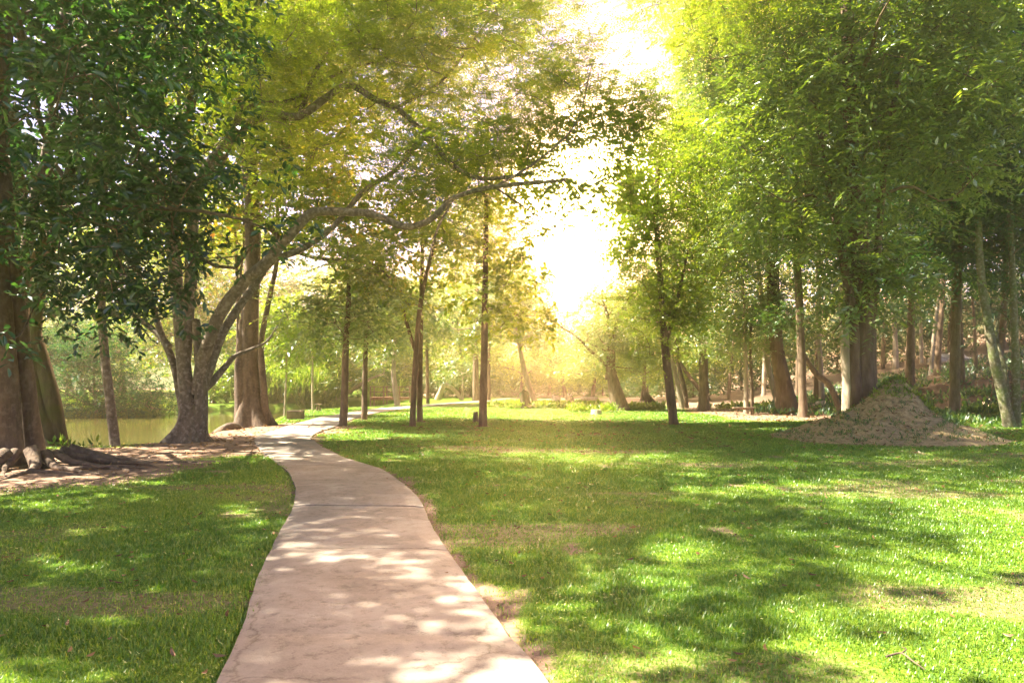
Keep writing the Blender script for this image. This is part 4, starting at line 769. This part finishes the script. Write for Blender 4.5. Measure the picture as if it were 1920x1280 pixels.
# trees standing left of the photographer: they give the shade that lies over the lawn and path
for k, (x0, y0, h0, lab) in enumerate([(-11.5, 7.5, 12, 'shade tree out of view on the left, close to the path'), (-10.5, 1.5, 11, 'shade tree out of view at the left, level with the camera'), (-4.5, -8.5, 12, 'shade tree behind the photographer')]):
    b = np.array([x0, y0, float(H(x0, y0))])
    rt('shade_tree', lab, [([b, b+[.3, 0, h0*.4], b+[0, .3, h0*.8]], [.35, .25, .12])],
       [(b+[2.0, .5, h0*.85], np.array([4.2, 4.4, 1.8])), (b+[-1, -1.5, h0*.75], np.array([3.5, 3.5, 1.8])), (b+[0, 3, h0*.72], np.array([3.2, 3.0, 1.5]))], 185, 'broad', L_MID, B_BROWN, gap=.46, gs=.75)

# ------------------------------------------------------------------ grass blades and litter
def scatter(d0, d1, dens, seed):
    r_ = np.random.default_rng(seed); wmax = .80*d1+1.5; n = int(2*wmax*(d1-d0)*dens)
    x = r_.uniform(-wmax, wmax, n); y = r_.uniform(d0, d1, n); k = np.abs(x) < .78*y+1.2; return x[k], y[k], r_
def grass(d0, d1, dens, L0, W0, seed):
    x, y, r_ = scatter(d0, d1, dens, seed)
    # clump a little: pull blades towards tuft centres
    gsz = .055; tx = (np.floor(x/gsz)+.5+(_hash(np.floor(x/gsz).astype(np.int64), np.floor(y/gsz).astype(np.int64), np.zeros(len(x), np.int64), 3)-.5))*gsz
    x = x+(tx-x)*0.0
    s = soil(x, y); ins = inside(x, y, PATH); ins &= seg_dist(x, y, PATH) > .035*(1+vn(x*3, y*3)); wet = inside(x, y, POND)
    k = (r_.random(len(x)) > s*1.15-.05) & ~ins & ~wet; x, y, s = x[k], y[k], s[k]; N = len(x)
    z = H(x, y)+.02*(fbm(x*2.2, y*2.2, 77)-.5)-.008
    thick = fbm(x*1.1, y*1.1, 91); Ls = L0*(.55+.9*thick)*r_.uniform(.55, 1.25, N)*(1-.45*s)
    az = r_.uniform(0, 2*PI, N); tilt = r_.uniform(.25, 1.25, N)
    D0 = np.c_[np.cos(az)*np.sin(tilt*.5), np.sin(az)*np.sin(tilt*.5), np.cos(tilt*.5)]; D1 = np.c_[np.cos(az)*np.sin(tilt*1.25), np.sin(az)*np.sin(tilt*1.25), np.cos(tilt*1.25)]
    Wv = np.c_[-np.sin(az), np.cos(az), 0*az]; ww = (W0*r_.uniform(.7, 1.3, N))[:, None]; Lc = Ls[:, None]
    b = np.c_[x, y, z]; m = b+D0*Lc*.5; t = m+D1*Lc*.5
    V = np.stack([b-Wv*ww*.4, b+Wv*ww*.4, m+Wv*ww*.5, t, m-Wv*ww*.5], 1).reshape(-1, 3); kk = np.arange(N)[:, None]*5
    v = np.clip(.25*fbm(x*.7, y*.7, 93)+.62*r_.random(N)+.12*(r_.random(N) > .93)+.25*s, 0, 1)
    return V, kk, v
g = Geo()
for a in ((2.6, 6, 5200, .050, .0060, 1), (6, 10, 3000, .055, .0080, 2), (10, 16, 1300, .058, .012, 3), (16, 28, 480, .06, .022, 4), (28, 48, 110, .06, .045, 5)):
    V, kk, v = grass(*a)
    g.v.append(V.astype(np.float32)); g.f.append((kk+np.array([[0, 1, 2, 4]])+g.n).astype(np.int32)); g.a.append(v.astype(np.float32))
    g.f.append((kk+np.array([[4, 2, 3]])+g.n).astype(np.int32)); g.a.append(v.astype(np.float32)); g.n += len(V)
tag(g.build('grass', M_GRASS, attr=True), 'short green lawn grass', 'grass', kind='stuff')
g = Geo(); x, y, r_ = scatter(3, 30, 16, 9); s = soil(x, y); k = (r_.random(len(x)) < .14+.5*s) & ~inside(x, y, POND); x, y = x[k], y[k]
k = ~inside(x, y, PATH) | (r_.random(len(x)) < .12); x, y = x[k], y[k]
x2 = r_.uniform(8, 34, 5200); y2 = r_.uniform(22, 52, 5200); k2 = soil(x2, y2) > .4; x = np.r_[x, x2[k2]]; y = np.r_[y, y2[k2]]
x3 = MOUND[0]+r_.normal(size=420)*1.5; y3 = MOUND[1]+r_.normal(size=420)*1.4; z = np.r_[H(x, y)+.03, np.maximum(MH(x3, y3), H(x3, y3))+.02]; x = np.r_[x, x3]; y = np.r_[y, y3]
N = len(x); a = r_.random(N)*2*PI; D = nrm(np.c_[np.cos(a), np.sin(a), r_.normal(size=N)*.18]); Wv = nrm(np.cross(D, np.array([0, 0, 1.])+r_.normal(size=(N, 3))*.25))
sc_ = np.clip(y/14, .75, 1.6)
leafquads(g, np.c_[x, y, z], D, Wv, r_.uniform(.05, .11, N)*sc_, .035*sc_, r_.random(N), hexa=True, curl=.2)
tag(g.build('fallen_leaves', M_LITTER, attr=True), 'dry brown leaves scattered on grass and earth', 'leaves', kind='stuff')
# dead twig on the grass, bottom right
g = Geo(); p = [P(1662, 1243)+[0, 0, .04], P(1690, 1240)+[0, 0, .05], P(1712, 1252)+[0, 0, .04], P(1735, 1265)+[0, 0, .03]]; tube(g, p, [.007, .006, .005, .003], 6, 14, lump=.1)
tube(g, [p[1], P(1700, 1232)+[0, 0, .05], P(1690, 1228)+[0, 0, .05]], [.005, .004, .002], 5, 6)
tag(g.build('twig', B_BROWN, None, tuple(p[1]), smooth=True), 'dry bent twig lying on the grass at bottom right', 'twig')
for (a, b, c, lab) in (((520, 1110), (600, 1150), (655, 1118), 0),): pass

# ------------------------------------------------------------------ haze
def haze(x0, x1, y0, y1, z0, z1):
    m, t, nd, ln = mat('haze'); pv = nd('ShaderNodeVolumePrincipled'); pv.inputs['Density'].default_value = HAZE_DENSITY; pv.inputs['Color'].default_value = (1.0, .86, .60, 1); pv.inputs['Anisotropy'].default_value = .70
    o = nd('ShaderNodeOutputMaterial'); ln(pv.outputs[0], o.inputs['Volume'])
    g = Geo(); v = np.array([[x, y, z] for z in (z0, z1) for y in (y0, y1) for x in (x0, x1)]); g.add(v, [[0, 2, 3, 1], [4, 5, 7, 6], [0, 1, 5, 4], [2, 6, 7, 3], [0, 4, 6, 2], [1, 3, 7, 5]])
    tag(g.build('haze', m), kind='stuff')
haze(-205, 205, -65, 215, -3.2, 31)
